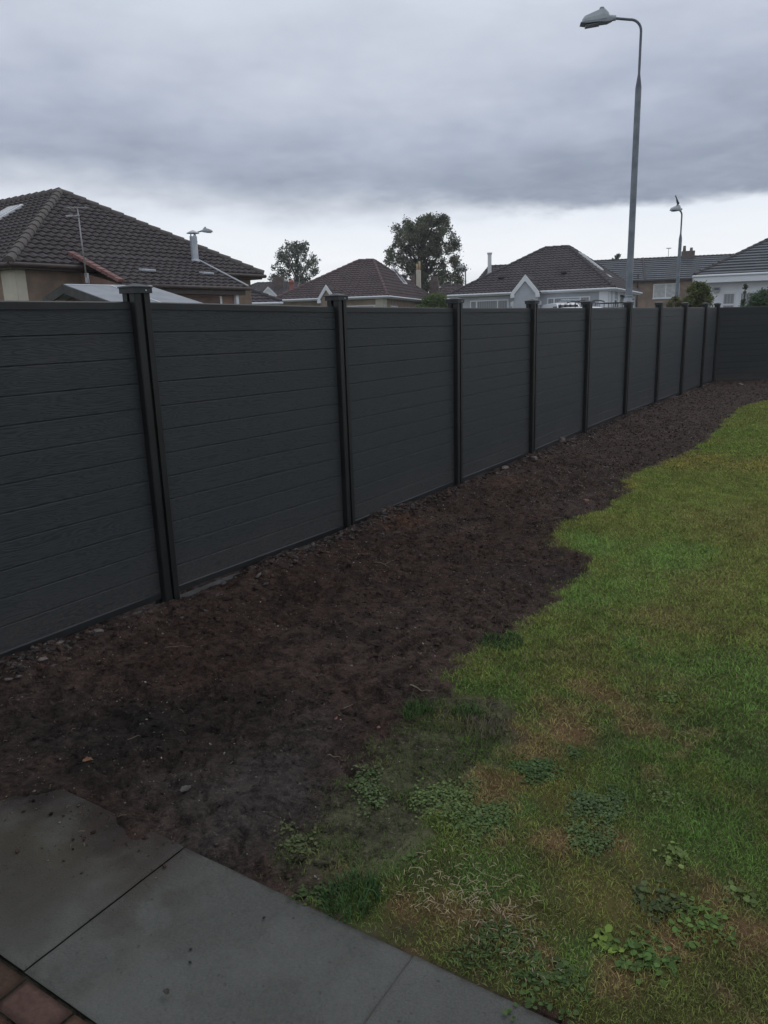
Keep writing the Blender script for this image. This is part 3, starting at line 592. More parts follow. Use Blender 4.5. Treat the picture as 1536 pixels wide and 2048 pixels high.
weed(820, 1725, .03, 16, .030, (.045, .075, .035), 'single small dock seedling in thin grass', name='broadleaf_weed')
weed(1000, 1900, .10, 260, .026, (.038, .070, .034), 'dark leafy weeds spreading beside the slab edge', name='broadleaf_weed', flat=.4)
weed(1090, 1975, .09, 150, .026, (.036, .066, .030), 'dark weed clump touching the lowest part of slab edge', name='broadleaf_weed')
weed(1345, 1408, .06, 60, .026, (.06, .10, .045), 'pale weed rosette in the middle of the lawn', name='broadleaf_weed')
weed(1150, 1518, .04, 60, .02, (.036, .07, .034), 'little dark weed between two brown patches', name='broadleaf_weed')
weed(1330, 1600, .06, 60, .02, (.07, .105, .055), 'pale clover trail in the green lawn', elong=1.5)

# ------------------------------------------------------------------ loose things on the soil
ico_v = np.array([(-.53, 0, .85), (.53, 0, .85), (-.53, 0, -.85), (.53, 0, -.85), (0, .85, .53), (0, .85, -.53), (0, -.85, .53), (0, -.85, -.53), (.85, .53, 0), (-.85, .53, 0), (.85, -.53, 0), (-.85, -.53, 0)])
ico_f = np.array([(0, 4, 1), (0, 9, 4), (9, 5, 4), (4, 5, 8), (4, 8, 1), (8, 10, 1), (8, 3, 10), (5, 3, 8), (5, 2, 3), (2, 7, 3), (7, 10, 3), (7, 6, 10), (7, 11, 6), (11, 0, 6), (0, 1, 6), (6, 1, 10), (9, 0, 11), (9, 11, 2), (9, 2, 5), (7, 2, 11)])
def stones(name, x, y, sz, cols, flat, label, cat, m=None, sink=.25):
    n = len(x); z = hz(x, y); v = ico_v[None]*rng.uniform(.6, 1.35, (n, 12, 1))*np.stack([rng.uniform(.7, 1.5, n), rng.uniform(.6, 1.1, n), rng.uniform(.7, 1.2, n)*flat], -1)[:, None]
    a = rng.uniform(0, 2*math.pi, n); c, s = np.cos(a)[:, None], np.sin(a)[:, None]; tl = rng.uniform(-.5, .5, (n, 1))
    zx = v[:, :, 2]+tl*v[:, :, 0]; X_ = v[:, :, 0]*c-v[:, :, 1]*s; Y_ = v[:, :, 0]*s+v[:, :, 1]*c
    P_ = np.stack([X_, Y_, zx], -1)*sz[:, None, None]*.5+np.stack([x, y, z+sz*flat*(.5-sink)], -1)[:, None]
    F_ = (ico_f[None]+12*np.arange(n)[:, None, None]).reshape(-1, 3)
    return tag(np_mesh(name, P_.reshape(-1, 3), F_, m or m_soil, cols=np.repeat(cols, 12, 0)), label, cat, kind='stuff')
def soil_pts(n, s0, s1, t0, t1, near=8):
    x, y = scatter(n, s0, s1, t0, t1); d = np.hypot(x, y); u, v = uv(x, y)
    k_ = (lawn_d(x, y) < .0) & ((v < -.01) | ((u < .05) & (v < .42*rng.rand(n)**1.6+.05*(vn(x, y, .1, 171)-.4)))) & (d < near) & visible(x, y, 0); return x[k_], y[k_]
x, y = soil_pts(60000, -6, 6, .03, 5); k_ = rng.rand(len(x)) < .18+.9*ss(fbm(x, y, .3, 151), .42, .62); x, y = x[k_], y[k_]; n = len(x)
stones('soil_crumbs', x, y, .003+.016*rng.rand(n)**4+.003*ss(np.hypot(x, y), 3, 8), soil_col(x, y)*rng.uniform(.9, 2.0, (n, 1)), .8, 'dark crumbs of turned soil scattered over the bare strip', 'soil')
x, y = soil_pts(9000, -6, 9, .03, 5, 13); k_ = rng.rand(len(x)) < ss(fbm(x, y, .4, 153), .48, .66); x, y = x[k_], y[k_]; n = len(x)
stones('soil_clods', x, y, .014+.034*rng.rand(n)**2.2, soil_col(x, y)*rng.uniform(.7, 1.3, (n, 1)), .6, 'larger half buried clods of turned soil in patches', 'soil', sink=.42)
x, y = soil_pts(12000, 5, 18, .03, 3, 30); n = len(x)
stones('far_soil_crumbs', x, y, .008+.030*rng.rand(n)**2.5, soil_col(x, y)*rng.uniform(.9, 1.6, (n, 1)), .6, 'dark lumps of soil on the far end of the bare strip', 'soil')
x, y = soil_pts(34000, -6, 9, .05, 5, 12); n = len(x); k_ = rng.rand(len(x)) < .25+.9*ss(fbm(x, y, .5, 155), .42, .66); x, y = x[k_], y[k_]; n = len(x); pal = np.array([(.36, .32, .27), (.24, .19, .155), (.30, .19, .12), (.60, .57, .52), (.17, .14, .125), (.20, .155, .13)])
stones('grit', x, y, .0025+.007*rng.rand(n)**3+.0009*np.hypot(x, y), pal[rng.choice(6, n, p=[.22, .28, .14, .06, .14, .16])]*rng.uniform(.6, 1.1, (n, 1)), .6, 'pale grit and tiny stones sprinkled on the dark soil', 'grit')
# chips of stone and brick raked against the foot of the fence
n = 11000; s_ = rng.uniform(-6.2, 12, n); t_ = np.abs(rng.normal(.0, .13, n))+.07; k_ = rng.rand(n) < ss(vn(s_, t_*3, .7, 161), .15, .5)*(1-.65*ss(s_, -1, 6)); s_, t_ = s_[k_], t_[k_]; x, y = xy(s_, t_); n = len(x)
pal = np.array([(.115, .09, .082), (.15, .125, .115), (.12, .07, .055), (.08, .065, .06), (.18, .155, .145)])
stones('rubble_chips', x, y, .012+.040*rng.rand(n)**2.6, pal[rng.choice(5, n)]*rng.uniform(.6, 1.25, (n, 1)), .5, 'flat stone and brick chips raked along the fence foot', 'rubble', sink=.2)
# twig litter
def twigs(n, s0, s1, near, L0, label, name, th=.0012):
    x, y = soil_pts(n, s0, s1, .1, 5, near); b = MB()
    for i in range(len(x)):
        a = rng.uniform(0, 2*math.pi); L = L0*rng.uniform(.3, 1.2); z = float(hz(x[i], y[i])[0])+.006; k1 = a+rng.uniform(-.6, .6); q = th*(1+.25*math.hypot(x[i], y[i]))
        p1 = (x[i]+math.cos(a)*L/2, y[i]+math.sin(a)*L/2); p2 = (p1[0]+math.cos(k1)*L/2, p1[1]+math.sin(k1)*L/2)
        b.tube([(x[i], y[i], z), (*p1, z+.004), (*p2, float(hz(*p2)[0])+.004)], [q, q*.9, q*.5], 4)
    return tag(b.build(name, m_twig, smooth=True), label, 'twigs', kind='stuff')
twigs(1100, -6, 4, 7, .028, 'fine broken bits of root and twig in the soil', 'root_litter', .0008)
def twig(px, py, px2, py2, r_, label, branch=False, m=m_twig):
    a, b2 = gp(px, py), gp(px2, py2); n = 6; pts = []; bend = rng.uniform(-.12, .12)
    for i in range(n):
        t = i/(n-1); dx, dy = b2[0]-a[0], b2[1]-a[1]; o = math.sin(t*math.pi)*bend; x, y = a[0]+dx*t-dy*o, a[1]+dy*t+dx*o; pts.append((x, y, float(hz(x, y)[0])+r_+.004))
    b = MB().tube(pts, [r_*(1-.12*i) for i in range(n)], 6)
    if branch: q = Vector(pts[3]); b.tube([q, q+Vector((.04, .03, .012)), q+Vector((.07, .065, .008))], [r_*.7, r_*.5, r_*.3], 5)
    return tag(b.build('twig', m, smooth=True), label, 'twig', 'twigs lying on the soil')
twig(745, 1128, 782, 1140, .004, 'forked bare twig on the soil below the second post', True)
twig(330, 1298, 382, 1294, .0022, 'thin straight pale twig lying left on the dark soil')
twig(686, 1420, 706, 1408, .0026, 'short curved twig in front of the lawn corner')
twig(820, 1380, 862, 1388, .004, 'reddish brown root stick near the lawn edge')
twig(655, 1510, 682, 1512, .0025, 'thin reddish stick at the edge of the mossy ground')
twig(1108, 1037, 1135, 1036, .004, 'pale stick lying beside the far notch in the lawn')
twig(255, 1480, 290, 1468, .002, 'short stalk left of the black churned soil')
def lump(name, px, py, sz, m, label, cat, flat=.5, group=None):
    x, y = gp(px, py); z = float(hz(x, y)[0]); import bmesh
    bm = bmesh.new(); bmesh.ops.create_icosphere(bm, subdivisions=2, radius=.5); rs = random.Random(px)
    for v in bm.verts: v.co = Vector((v.co.x*sz, v.co.y*sz*.7, v.co.z*sz*flat))*rs.uniform(.75, 1.2)
    bm.transform(Matrix.Rotation(rs.uniform(0, 3), 4, 'Z')); me = bpy.data.meshes.new(name); bm.to_mesh(me); bm.free(); me.materials.append(m)
    o = bpy.data.objects.new(name, me); o.location = (x, y, z+sz*flat*.22); link(o); return tag(o, label, cat, group)
GS = 'larger stones along the fence foot'
lump('stone', 195, 1262, .075, m_stone, 'palest flat stone on the rubble left of the first post', 'stone', .35, GS)
lump('stone', 88, 1330, .05, m_stone, 'small flat stone at the lower left end of rubble', 'stone', .4, GS)
lump('stone', 120, 1296, .05, m_stone, 'middle sized flat stone between the two other left stones', 'stone', .4, GS)
lump('stone', 1010, 938, .11, m_stone, 'grey stone among rubble just right of the third post', 'stone', .5, GS)
lump('stone', 1068, 925, .12, m_stone, 'light stone lying at the foot of the fourth post', 'stone', .5, GS)
lump('stone', 1122, 883, .14, m_stone, 'whitish stone leaning at the fence bottom before fifth post', 'stone', .8, GS)
lump('stone', 1480, 772, .16, m_stone, 'pale stone on the far heap near the rear fence', 'stone', .5, GS)
lump('stone', 1172, 1004, .07, m_brickred, 'reddish brown stone beside the lawn notch', 'stone', .4, 'loose stones in the soil')
lump('stone', 703, 1337, .022, m_stone, 'small flat pale stone in the middle of the soil', 'stone', .4, 'loose stones in the soil')
lump('brick_fragment', 672, 1440, .022, m_brickred, 'upper one of two small red brick bits on soil', 'brick fragment', .6, 'brick bits')
lump('brick_fragment', 757, 1446, .022, m_brickred, 'flat red brick bit near the mossy lawn corner', 'brick fragment', .5, 'brick bits')
lump('brick_fragment', 292, 1287, .022, m_brickred, 'tiny pinkish brick bit left of the thin pale twig', 'brick fragment', .6, 'brick bits')
lump('brick_fragment', 505, 1135, .05, m_brickred, 'brick chip lying in the rubble between first and second post', 'brick fragment', .4, 'brick bits')
lump('dirt_clod', 528, 1836, .011, m_dark, 'tiny dark crumb on the grey slab nearest the lawn', 'dirt clod', .5, 'crumbs on the slab')
lump('dirt_clod', 381, 1899, .010, m_dark, 'tiny dark crumb near the middle of the grey slab', 'dirt clod', .5, 'crumbs on the slab')
lump('dirt_clod', 380, 1925, .010, m_dark, 'tiny dark crumb just below the middle crumb', 'dirt clod', .4, 'crumbs on the slab')
def curl_leaf(px, py, L, m, label, rz=.5, fold=.5, name='dead_leaf'):
    x, y = gp(px, py); z = max(float(hz(x, y)[0]), .004 if uv(x, y)[1] > 0 and uv(x, y)[0] > 0 else -1); nu, nv = 10, 7; vs = []; fs = []
    for i in range(nu):
        for j in range(nv):
            u = i/(nu-1); v = (j/(nv-1)-.5)*2; w_ = math.sin(math.pi*min(1, u*.92+.06))**.7*(1+.18*math.sin(u*19))*.33*L
            vs.append(((u-.5)*L, v*w_, abs(v)**1.5*w_*fold+.10*L*(u-.5)**2*2+.02*L*math.sin(9*u+4*v)))
    for i in range(nu-1):
        for j in range(nv-1): a = i*nv+j; fs.append((a, a+1, a+nv+1, a+nv))
    b = MB(); b.add(vs, fs); o = b.build(name, m, smooth=True); o.location = (x, y, z+.006); o.rotation_euler = (.1, .05, rz)
    b = MB().tube([(L*.45, 0, .02*L), (L*.62, .02*L, .05*L), (L*.75, .07*L, .04*L)], L*.018, 5); b.build('leaf_stalk', m, o)
    return tag(o, label, 'dead leaf')
curl_leaf(176, 1522, .042, m_deadleaf, 'crumpled orange brown leaf on the black soil by the patio', .4, .9)
m_dleaf2 = mat('dead_leaf_dark', rough=.6, fn=rough_fn((.028, .024, .020), (.05, .045, .036), 60, 90, .3))
curl_leaf(333, 1991, .024, m_dleaf2, 'small dark curled leaf lying on the grey patio slab', 2.2, .8)
curl_leaf(372, 1580, .05, m_dleaf2, 'dark brown flattened leaf on mud above the slab corner', 1.0, .3)

# ------------------------------------------------------------------ the long fence
ZT = [1.885, 1.860, 1.850, 1.850, 1.852, 1.855, 1.861, 1.865, 1.870, 1.872]
ZB = [.0, -.020, .0, .012, .05, .068, .072, .08, .08, .08]
SP = [i*SPC for i in range(9)]+[CORNER_S]
fen = empty('fence', (*F0, 0), 0, 'long charcoal board fence of posts and horizontal boards receding beside the soil strip', 'fence')
def panel_mesh(L, zb0, zb1, zt0, zt1, name, parent, loc, ang, nb_=12, material=None):
    """boards with real joints; x along the panel, y is depth, front at -y"""
    prof = []; H = 1.0; th = .011; g_ = .0026/1.86; lip = .003/1.86
    z = 0.; bh_ = H/nb_
    for k_ in range(nb_):
        a, b = k_*bh_, (k_+1)*bh_
        prof += [(-th, a+.0022), (-th, b-.0040), (-th+.0050, b-.0009), (-th+.010, b-.0008), (-th+.010, b+.0003), (-th+.002, b+.0010)]
    prof = [(-.0, 0)]+prof[:-1]+[(0, 1)]
    n = 6; vs = []; m_ = len(prof)
    for i in range(n):
        x = L*i/(n-1); f = i/(n-1); zb = zb0*(1-f)+zb1*f; zt = zt0*(1-f)+zt1*f; bow = .004*math.sin(math.pi*f)
        vs += [(x, y_+bow, zb+(zt-zb)*t) for y_, t in prof]
    vs += [(x, -y_+.006, z_) for x, y_, z_ in vs]; N = n*m_
    fs = []
    for i in range(n-1):
        for j in range(m_-1): a = i*m_+j; fs.append((a, a+m_, a+m_+1, a+1))
    b0, b1 = 0, (n-1)*m_
    back = [(L*0, .014, zb0), (L, .014, zb1), (L, .014, zt1), (0, .014, zt0)]
    vs = vs[:N]; vs += back; fs += [(N, N+1, N+2, N+3), (0, b1, N+1, N), (m_-1, N+3, N+2, b1+m_-1)]
    b = MB(); b.add(vs, fs); me = bpy.data.meshes.new(name); me.from_pydata(b.v, [], b.f); me.update(); me.materials.append(material or m_board)
    o = bpy.data.objects.new(name, me); o.location = loc; o.rotation_euler = (0, 0, ang); link(o, parent); return o
def rail(name, L, za, zb, h, d, parent, lip=0):
    # follows the (slightly sloping) edge of its panel
    b = MB(); y0, y1 = -d/2, d/2; vs = []
    sec = [(y0, 0), (y0, h*.85), (y0+h*.15, h), (y1-h*.15, h), (y1, h*.85), (y1, 0)] if lip == 0 else [(y0, 0), (y0, h), (y0+.012, h), (y0+.012, h+.010), (y1, h+.010), (y1, 0)]
    n = len(sec)
    for x, z in ((0, za), (L, zb)): vs += [(x, a, z+c) for a, c in sec]
    b.add(vs, [(i, (i+1) % n, n+(i+1) % n, n+i) for i in range(n)]+[tuple(range(n)), tuple(range(n, 2*n))[::-1]]); return b.build(name, m_rail, parent)
AF = math.pi/2-FA                                               # rotation of a fence-aligned frame
def fence_panel(i, s0, s1, zb0, zb1, zt0, zt1, parent, ang, org, dirv, material=None):
    L = s1-s0; loc = (dirv[0]*s0, dirv[1]*s0, 0)
    o = panel_mesh(L, zb0+.03, zb1+.03, zt0-.03, zt1-.03, 'fence_panel', parent, loc, ang, material=material)
    rail('top_rail', L, zt0-.045, zt1-.045, .045, .034, o); rail('bottom_rail', L, zb0, zb1, .045, .034, o); return o
def post_mesh(H, zb=-.35, w_=.118, gr=.024, gd=.020):
    q = w_/2; c = .006; a = gr/2; pts = []
    base = [(-q, -q+c), (-q+c, -q), (-a, -q), (-a, -q+gd), (a, -q+gd), (a, -q), (q-c, -q)]
    for k_ in range(4):
        cs, sn = [(1, 0), (0, 1), (-1, 0), (0, -1)][k_]
        pts += [(x*cs-y*sn, x*sn+y*cs) for x, y in base[1:]+[]]
    # each side contributes: chamfer corner, groove, chamfer corner
    return MB().prism(pts, lambda u, v, k: (u, v, zb if k == 0 else H))
def cap_mesh(w_=.136):
    q = w_/2; b = MB(); z0, z1, z2 = -.002, .030, .050
    b.add([(-q, -q, z0), (q, -q, z0), (q, q, z0), (-q, q, z0), (-q, -q, z1), (q, -q, z1), (q, q, z1), (-q, q, z1), (-q-.006, -q-.006, z1), (q+.006, -q-.006, z1), (q+.006, q+.006, z1), (-q-.006, q+.006, z1), (-q-.006, -q-.006, z1+.006), (q+.006, -q-.006, z1+.006), (q+.006, q+.006, z1+.006), (-q-.006, q+.006, z1+.006), (0, 0, z2+.008)],
          [(3, 2, 1, 0), (0, 1, 5, 4), (1, 2, 6, 5), (2, 3, 7, 6), (3, 0, 4, 7), (4, 5, 9, 8), (5, 6, 10, 9), (6, 7, 11, 10), (7, 4, 8, 11), (8, 9, 13, 12), (9, 10, 14, 13), (10, 11, 15, 14), (11, 8, 12, 15), (12, 13, 16), (13, 14, 16), (14, 15, 16), (15, 12, 16)])
    return b
p0 = post_mesh(1.955).build('post', m_post, fen)
cp = cap_mesh().build('post_cap', m_cap, p0); cp.location = (0, 0, 1.935)
sc = MB().tube([(.02, -.0675, .014), (.02, -.072, .014)], .0045, 8).build('screw', m_screw, cp)
posts = [p0]
for i in range(1, 10):
    c = dup(p0, fen); posts.append(c)
for i, c in enumerate(posts):
    c.location = (FD[0]*SP[i], FD[1]*SP[i], ZT[i]-1.885+(0 if i else .0)); c.rotation_euler = (rng.uniform(-.004, .004), rng.uniform(-.004, .004), AF+rng.uniform(-.02, .02))
SE = [-3*SPC, -2*SPC, -SPC]
for i in range(-2, 9):
    a = SP[i] if i >= 0 else i*SPC; b = SP[i+1] if i+1 >= 0 else (i+1)*SPC
    za = lambda L_, k: L_[k] if k >= 0 else L_[0]
    fence_panel(i, a+.042, b-.042, za(ZB, i), za(ZB, i+1), za(ZT, i), za(ZT, i+1), fen, AF, F0, FD)
for i in (-2, -1):
    c = dup(p0, fen); c.location = (FD[0]*i*SPC, FD[1]*i*SPC, 0); c.rotation_euler = (0, 0, AF)
# kerb of concrete showing under the first panels
b = MB()
for s0 in np.arange(-6, 17, .5):
    z = float(.075*ss(s0, 4.5, 11))-.062
    b.box(((s0+.25)*FD[0]+.012*FN[0], (s0+.25)*FD[1]+.012*FN[1], z-.04), (.498, .075, .12), AF, .004)
b.build('footing', m_conc, fen)
# ------------------------------------------------------------------ the rear fence, from the corner to the right
CX, CY = xy(CORNER_S, 0); RD = np.array([.975, .222]); RA = math.atan2(RD[1], RD[0])
fen2 = empty('fence', (CX, CY, 0), 0, 'rear fence with shade-coloured boards closing the far end of the lawn at the right edge', 'fence')
for k_ in range(4):
    a, b_ = k_*SPC+(.07 if k_ == 0 else .042), (k_+1)*SPC-.042
    fence_panel(k_, a, b_, .07, .07, 1.865, 1.86, fen2, RA, None, RD, m_board_shaded)
    c = dup(p0, fen2); c.location = (RD[0]*(k_+1)*SPC, RD[1]*(k_+1)*SPC, -.03); c.rotation_euler = (0, 0, RA)

# ------------------------------------------------------------------ houses
def poly_range(poly, t):
    xs = []
    for i in range(len(poly)):
        (a, b), (c, d) = poly[i-1], poly[i]
        if (b-t)*(d-t) <= 0 and abs(d-b) > 1e-9: xs.append(a+(c-a)*(t-b)/(d-b))
    return (min(xs), max(xs)) if xs else (0, 0)
def tile_facet(mb, pts, tw=.3, th=.32, wave=.035, step=.035, spt=4, flat=False):
    """pts: 3-D polygon, first edge is the eave; lays courses of profiled tiles"""
    p = [Vector(q) for q in pts]; e = (p[1]-p[0]); L = e.length; e.normalize(); n = e.cross(p[2]-p[0]).normalized(); 
    if n.z < 0: n = -n
    g_ = n.cross(e).normalized()
    if g_.z < 0: g_ = -g_
    pl = [((q-p[0]).dot(e), (q-p[0]).dot(g_)) for q in p]; tm = max(q[1] for q in pl); nr = max(1, int(round(tm/th))); dt = tm/nr
    nc = int(math.ceil(L/tw))*spt; smin = min(q[0] for q in pl); smax = max(q[0] for q in pl); nc = int(math.ceil((smax-smin)/tw))*spt; svals = [smin+(smax-smin)*k/nc for k in range(nc+1)]
    prof = {4: [0, .85, 1., .35], 2: [0, 1.]}[spt]
    for r in range(nr):
        t0, t1 = r*dt, (r+1)*dt+.02; t1c = min(t1, tm-1e-4); a0, b0 = poly_range(pl, max(t0, 1e-4)); a1, b1 = poly_range(pl, t1c)
        jit = random.uniform(-.006, .006); vs = []; fs = []; cols_ = []
        for k, s in enumerate(svals):
            h = 0 if flat else wave*prof[k % spt]
            sb = min(max(s, a0), b0); stp = min(max(s, a1), b1); j2 = random.uniform(-.004, .004)
            P0 = p[0]+e*sb+g_*(t0+jit+j2); P1 = p[0]+e*stp+g_*t1c
            vs += [P0+n*(-.03), P0+n*(h+step+.004), P1+n*(h+.002)]
        for k in range(nc):
            if min(max(svals[k+1], a0), b0)-min(max(svals[k], a0), b0) < 1e-6 and min(max(svals[k+1], a1), b1)-min(max(svals[k], a1), b1) < 1e-6: continue
            q = k*3; fs += [(q, q+3, q+4, q+1), (q+1, q+4, q+5, q+2)]
        mb.add(vs, fs)
def cap_line(mb, a, b, r=.12, seg=.42, lift=.02):
    a, b = Vector(a), Vector(b); L = (b-a).length; n = max(1, int(L/seg)); d = (b-a)/n
    for i in range(n):
        q = a+d*i; mb.tube([q+Vector((0, 0, lift)), q+d*1.04+Vector((0, 0, lift-.02))], [r, r*.88], 8)
def house(name, loc, rz, W, D, ze, ridge, zr, label, roofm, hipm, wallm, gutm, over=.35, tw=.3, th=.32, spt=4, flat=False, group='houses beyond the fence', wave=.035, step=.035, walls=True, hip_r=.12, facia=None):
    """local frame: x along the near side, y away from it; ridge two local points (left/near, right/far)"""
    h = empty(name, loc, rz, label, 'house', group); zg = -1.2
    if walls:
        b = MB().b2(over, W-over, over, D-over, zg, ze-.02); b.build('wall', wallm, h)
    c = [Vector((0, 0, ze)), Vector((W, 0, ze)), Vector((W, D, ze)), Vector((0, D, ze))]; r1, r2 = [Vector((*q, zr)) for q in ridge]
    if abs(r1.y-r2.y) < abs(r1.x-r2.x)+1e-6: fac = [[c[0], c[1], r2, r1], [c[1], c[2], r2], [c[2], c[3], r1, r2], [c[3], c[0], r1]]; hips = [(c[0], r1), (c[1], r2), (c[2], r2), (c[3], r1), (r1, r2)]
    else: fac = [[c[0], c[1], r1], [c[1], c[2], r2, r1], [c[2], c[3], r2], [c[3], c[0], r1, r2]]; hips = [(c[0], r1), (c[1], r1), (c[2], r2), (c[3], r2), (r1, r2)]
    b = MB()
    for f in fac: tile_facet(b, f, tw, th, wave, step, spt, flat)
    me = bpy.data.meshes.new('roof'); me.from_pydata(b.v, [], b.f); me.update(); me.materials.append(roofm); ro = bpy.data.objects.new('roof', me); link(ro, h)
    b = MB()
    for a, q in hips: cap_line(b, a, q, hip_r)
    b.build('ridge_tiles', hipm, ro, smooth=True, auto=50)
    # soffit closes the roof below, then fascia and gutter
    MB().b2(.04, W-.04, .04, D-.04, ze-.16, ze-.03).build('soffit', facia or gutm, h)
    b = MB(); z = ze-.05; o_ = .05
    ring = [(-o_, -o_), (W+o_, -o_), (W+o_, D+o_), (-o_, D+o_)]
    for i in range(4): a, q = ring[i], ring[(i+1) % 4]; b.tube([(*a, z), (*q, z)], .062, 8)
    b.build('gutter', gutm, h, smooth=True, auto=50)
    return h, ro
def window(parent, x, z, w_, h_, y=None, mull=(), trans=(), side='front', W=0, D=0, over=.35, fm=None, gm=None, ft=.07):
    """window on the near wall (front), or on the x=0 (left) / x=W (right) wall; x runs along that wall"""
    fm = fm or m_pvc; gm = gm or m_glass
    def P(b, x0, x1, z0, z1, d0, d1):
        if side == 'front': b.b2(x0, x1, over-d1, over-d0, z0, z1)
        elif side == 'left': b.b2(over-d1, over-d0, x0, x1, z0, z1)
        else: b.b2(W-over+d0, W-over+d1, x0, x1, z0, z1)
    f = MB(); P(f, x, x+w_, z, z+ft, -.02, .05); P(f, x, x+w_, z+h_-ft, z+h_, -.02, .05); P(f, x, x+ft, z+ft, z+h_-ft, -.02, .05); P(f, x+w_-ft, x+w_, z+ft, z+h_-ft, -.02, .05)
    for m_ in mull: P(f, x+m_-ft*.6, x+m_+ft*.6, z+ft, z+h_-ft, -.02, .045)
    xs = [0]+list(mull)+[w_]
    for (k_, tz) in trans: P(f, x+xs[k_]+ft*.6, x+xs[k_+1]-ft*.6, z+tz-ft*.5, z+tz+ft*.5, -.02, .04)
    wf = f.build('window', fm, parent); g2 = MB(); P(g2, x+ft*.5, x+w_-ft*.5, z+ft*.5, z+h_-ft*.5, -.02, .012); g2.build('pane', gm, wf)
    s2 = MB(); P(s2, x-.06, x+w_+.06, z-.09, z-.01, -.02, .11); s2.build('sill', fm, wf); return wf

def on_z(px, py, z): d = ray(px, py); return np.array([0, 0, EYE])+d*(z-EYE)/d[2]
def eave(Lp, Rp, ze, rz=None):
    a, b = on_z(*Lp, ze), on_z(*Rp, ze); d = b-a; return (a[0], a[1], 0), (math.atan2(d[1], d[0]) if rz is None else rz), float(math.hypot(d[0], d[1]))
def on_y(px, py, loc, rz, y):                                   # point of a vertical plane y = const in a house's frame
    d = ray(px, py); c, s = math.cos(rz), math.sin(rz); ox, oy = -loc[0], -loc[1]; o = np.array([ox*c+oy*s, -ox*s+oy*c, EYE]); dl = np.array([d[0]*c+d[1]*s, -d[0]*s+d[1]*c, d[2]]); return o+dl*(y-o[1])/dl[1]
# --- brown hipped bungalow on the left, with the lower roof that runs out towards us
hA_loc = (-9.8, 21.36, 0); rA = .9723; zA, zrA = 3.60, 6.41
hA, roA = house('bungalow', hA_loc, rA, 9.92, 13.5, zA, [(4.96, 4.6), (4.96, 8.9)], zrA, 'large brown hipped bungalow at far left with mossy hip and metal flue', m_roofA, m_hipA, m_harl, m_brown, tw=.3, th=.29, hip_r=.15, wave=.045, step=.05)
def loc2(o, px, py, D):                                          # world point in an object's frame
    p = at(px, py, D); q = Matrix.Translation(o.location) @ Matrix.Rotation(o.rotation_euler.z, 4, 'Z'); return q.inverted() @ Vector(p)
# catslide extension: top edge lies on the main roof, bottom edge nearer to us
pitchA = (zrA-zA)/4.6
YT = .5; xa0, xa1, yo = 2.28, 7.2, -1.7; zt_ = zA+pitchA*YT; zb_ = 2.99
b = MB(); tile_facet(b, [(xa0, yo, zb_), (xa1, yo, zb_), (xa1, YT, zt_+.06), (xa0, YT, zt_+.06)], .3, .29, .045, .05, 4)
me = bpy.data.meshes.new('lean_to_roof'); me.from_pydata(b.v, [], b.f); me.update(); me.materials.append(m_roofA); lr = link(bpy.data.objects.new('lean_to_roof', me), hA)
b = MB(); n_ = 9
for i in range(n_):
    f0, f1 = i/n_, (i+.96)/n_; q0 = Vector((xa0-.05, yo+(YT-yo)*f0, zb_+(zt_-zb_)*f0+.10)); q1 = Vector((xa0-.05, yo+(YT-yo)*f1, zb_+(zt_-zb_)*f1+.085)); d = (q1-q0)
    ang = math.atan2(d.z, d.y); b.box(((q0+q1)/2), (.20, d.length, .10), rx=ang, bev=.012)
b.build('verge_tiles', m_redtile, lr)
b = MB(); b.tube([(xa1+.03, yo-.05, zb_+.07), (xa1+.06, YT, zt_+.12)], .028, 6); b.build('verge_flashing', m_galvl, lr)
b = MB(); sl2 = (zt_-zb_)/(YT-yo); b.prism([(yo+.25, -1.2), (.6, -1.2), (.6, 3.5), (yo+.25, zb_+.02)], lambda u, v, k: (xa0+.12 if k == 0 else xa1-.15, u, v)); b.build('wall', m_harlr, hA)
b = MB(); b.tube([(xa0-.1, yo-.05, zb_-.02), (xa1+.08, yo-.05, zb_-.02)], .06, 8); b.build('gutter', m_brown, hA, smooth=True)
b = MB().b2(xa0+.05, xa1-.05, yo+.02, yo+.26, zb_-.22, zb_-.03); b.build('soffit', m_brown, hA)
MB().b2(xa1-1.05, xa1-.95, yo+.22, yo+.27, .2, zb_-.25).build('door_frame', m_pvc, hA); MB().b2(xa1-.42, xa1-.30, yo+.10, yo+.22, .0, zb_-.2).build('downpipe', m_pvc, hA)
MB().b2(3.6, xa1-1.06, yo+.20, yo+.235, .2, zb_-.28).build('garage_door', m_shedr, hA)
# small vents on the roofs
for (x_, y_) in ((3.95, -.75), (6.35, -.75)):
    z_ = zb_+sl2*(y_-yo)+.11; b = MB(); b.box((x_, y_, z_), (.42, .3, .07), rx=math.atan(sl2)*.3, bev=.015); b.build('roof_vent', m_galvl, lr)
# metal flue
fx, fy = 7.12, .55; fz = zA+pitchA*.55
b = MB(); b.tube([(fx, fy, fz-.1), (fx, fy, fz+.12)], [.20, .14], 14); b.tube([(fx, fy, fz+.1), (fx, fy, fz+.86)], .125, 14); b.tube([(fx, fy, fz+.68), (fx, fy, fz+.71)], .135, 14)
fl_ = b.build('flue', m_flue, hA, smooth=True, auto=40); b = MB()
for k_ in range(4): a = k_*math.pi/2; b.tube([(fx+.13*math.cos(a), fy+.10*math.sin(a), fz+.84), (fx+.10*math.cos(a), fy+.10*math.sin(a), fz+.98)], .012, 5)
b.tube([(fx, fy, fz+.96), (fx, fy, fz+.98), (fx, fy, fz+1.06)], [.22, .21, .03], 14); b.build('flue_cowl', m_galvl, fl_, smooth=True, auto=40)
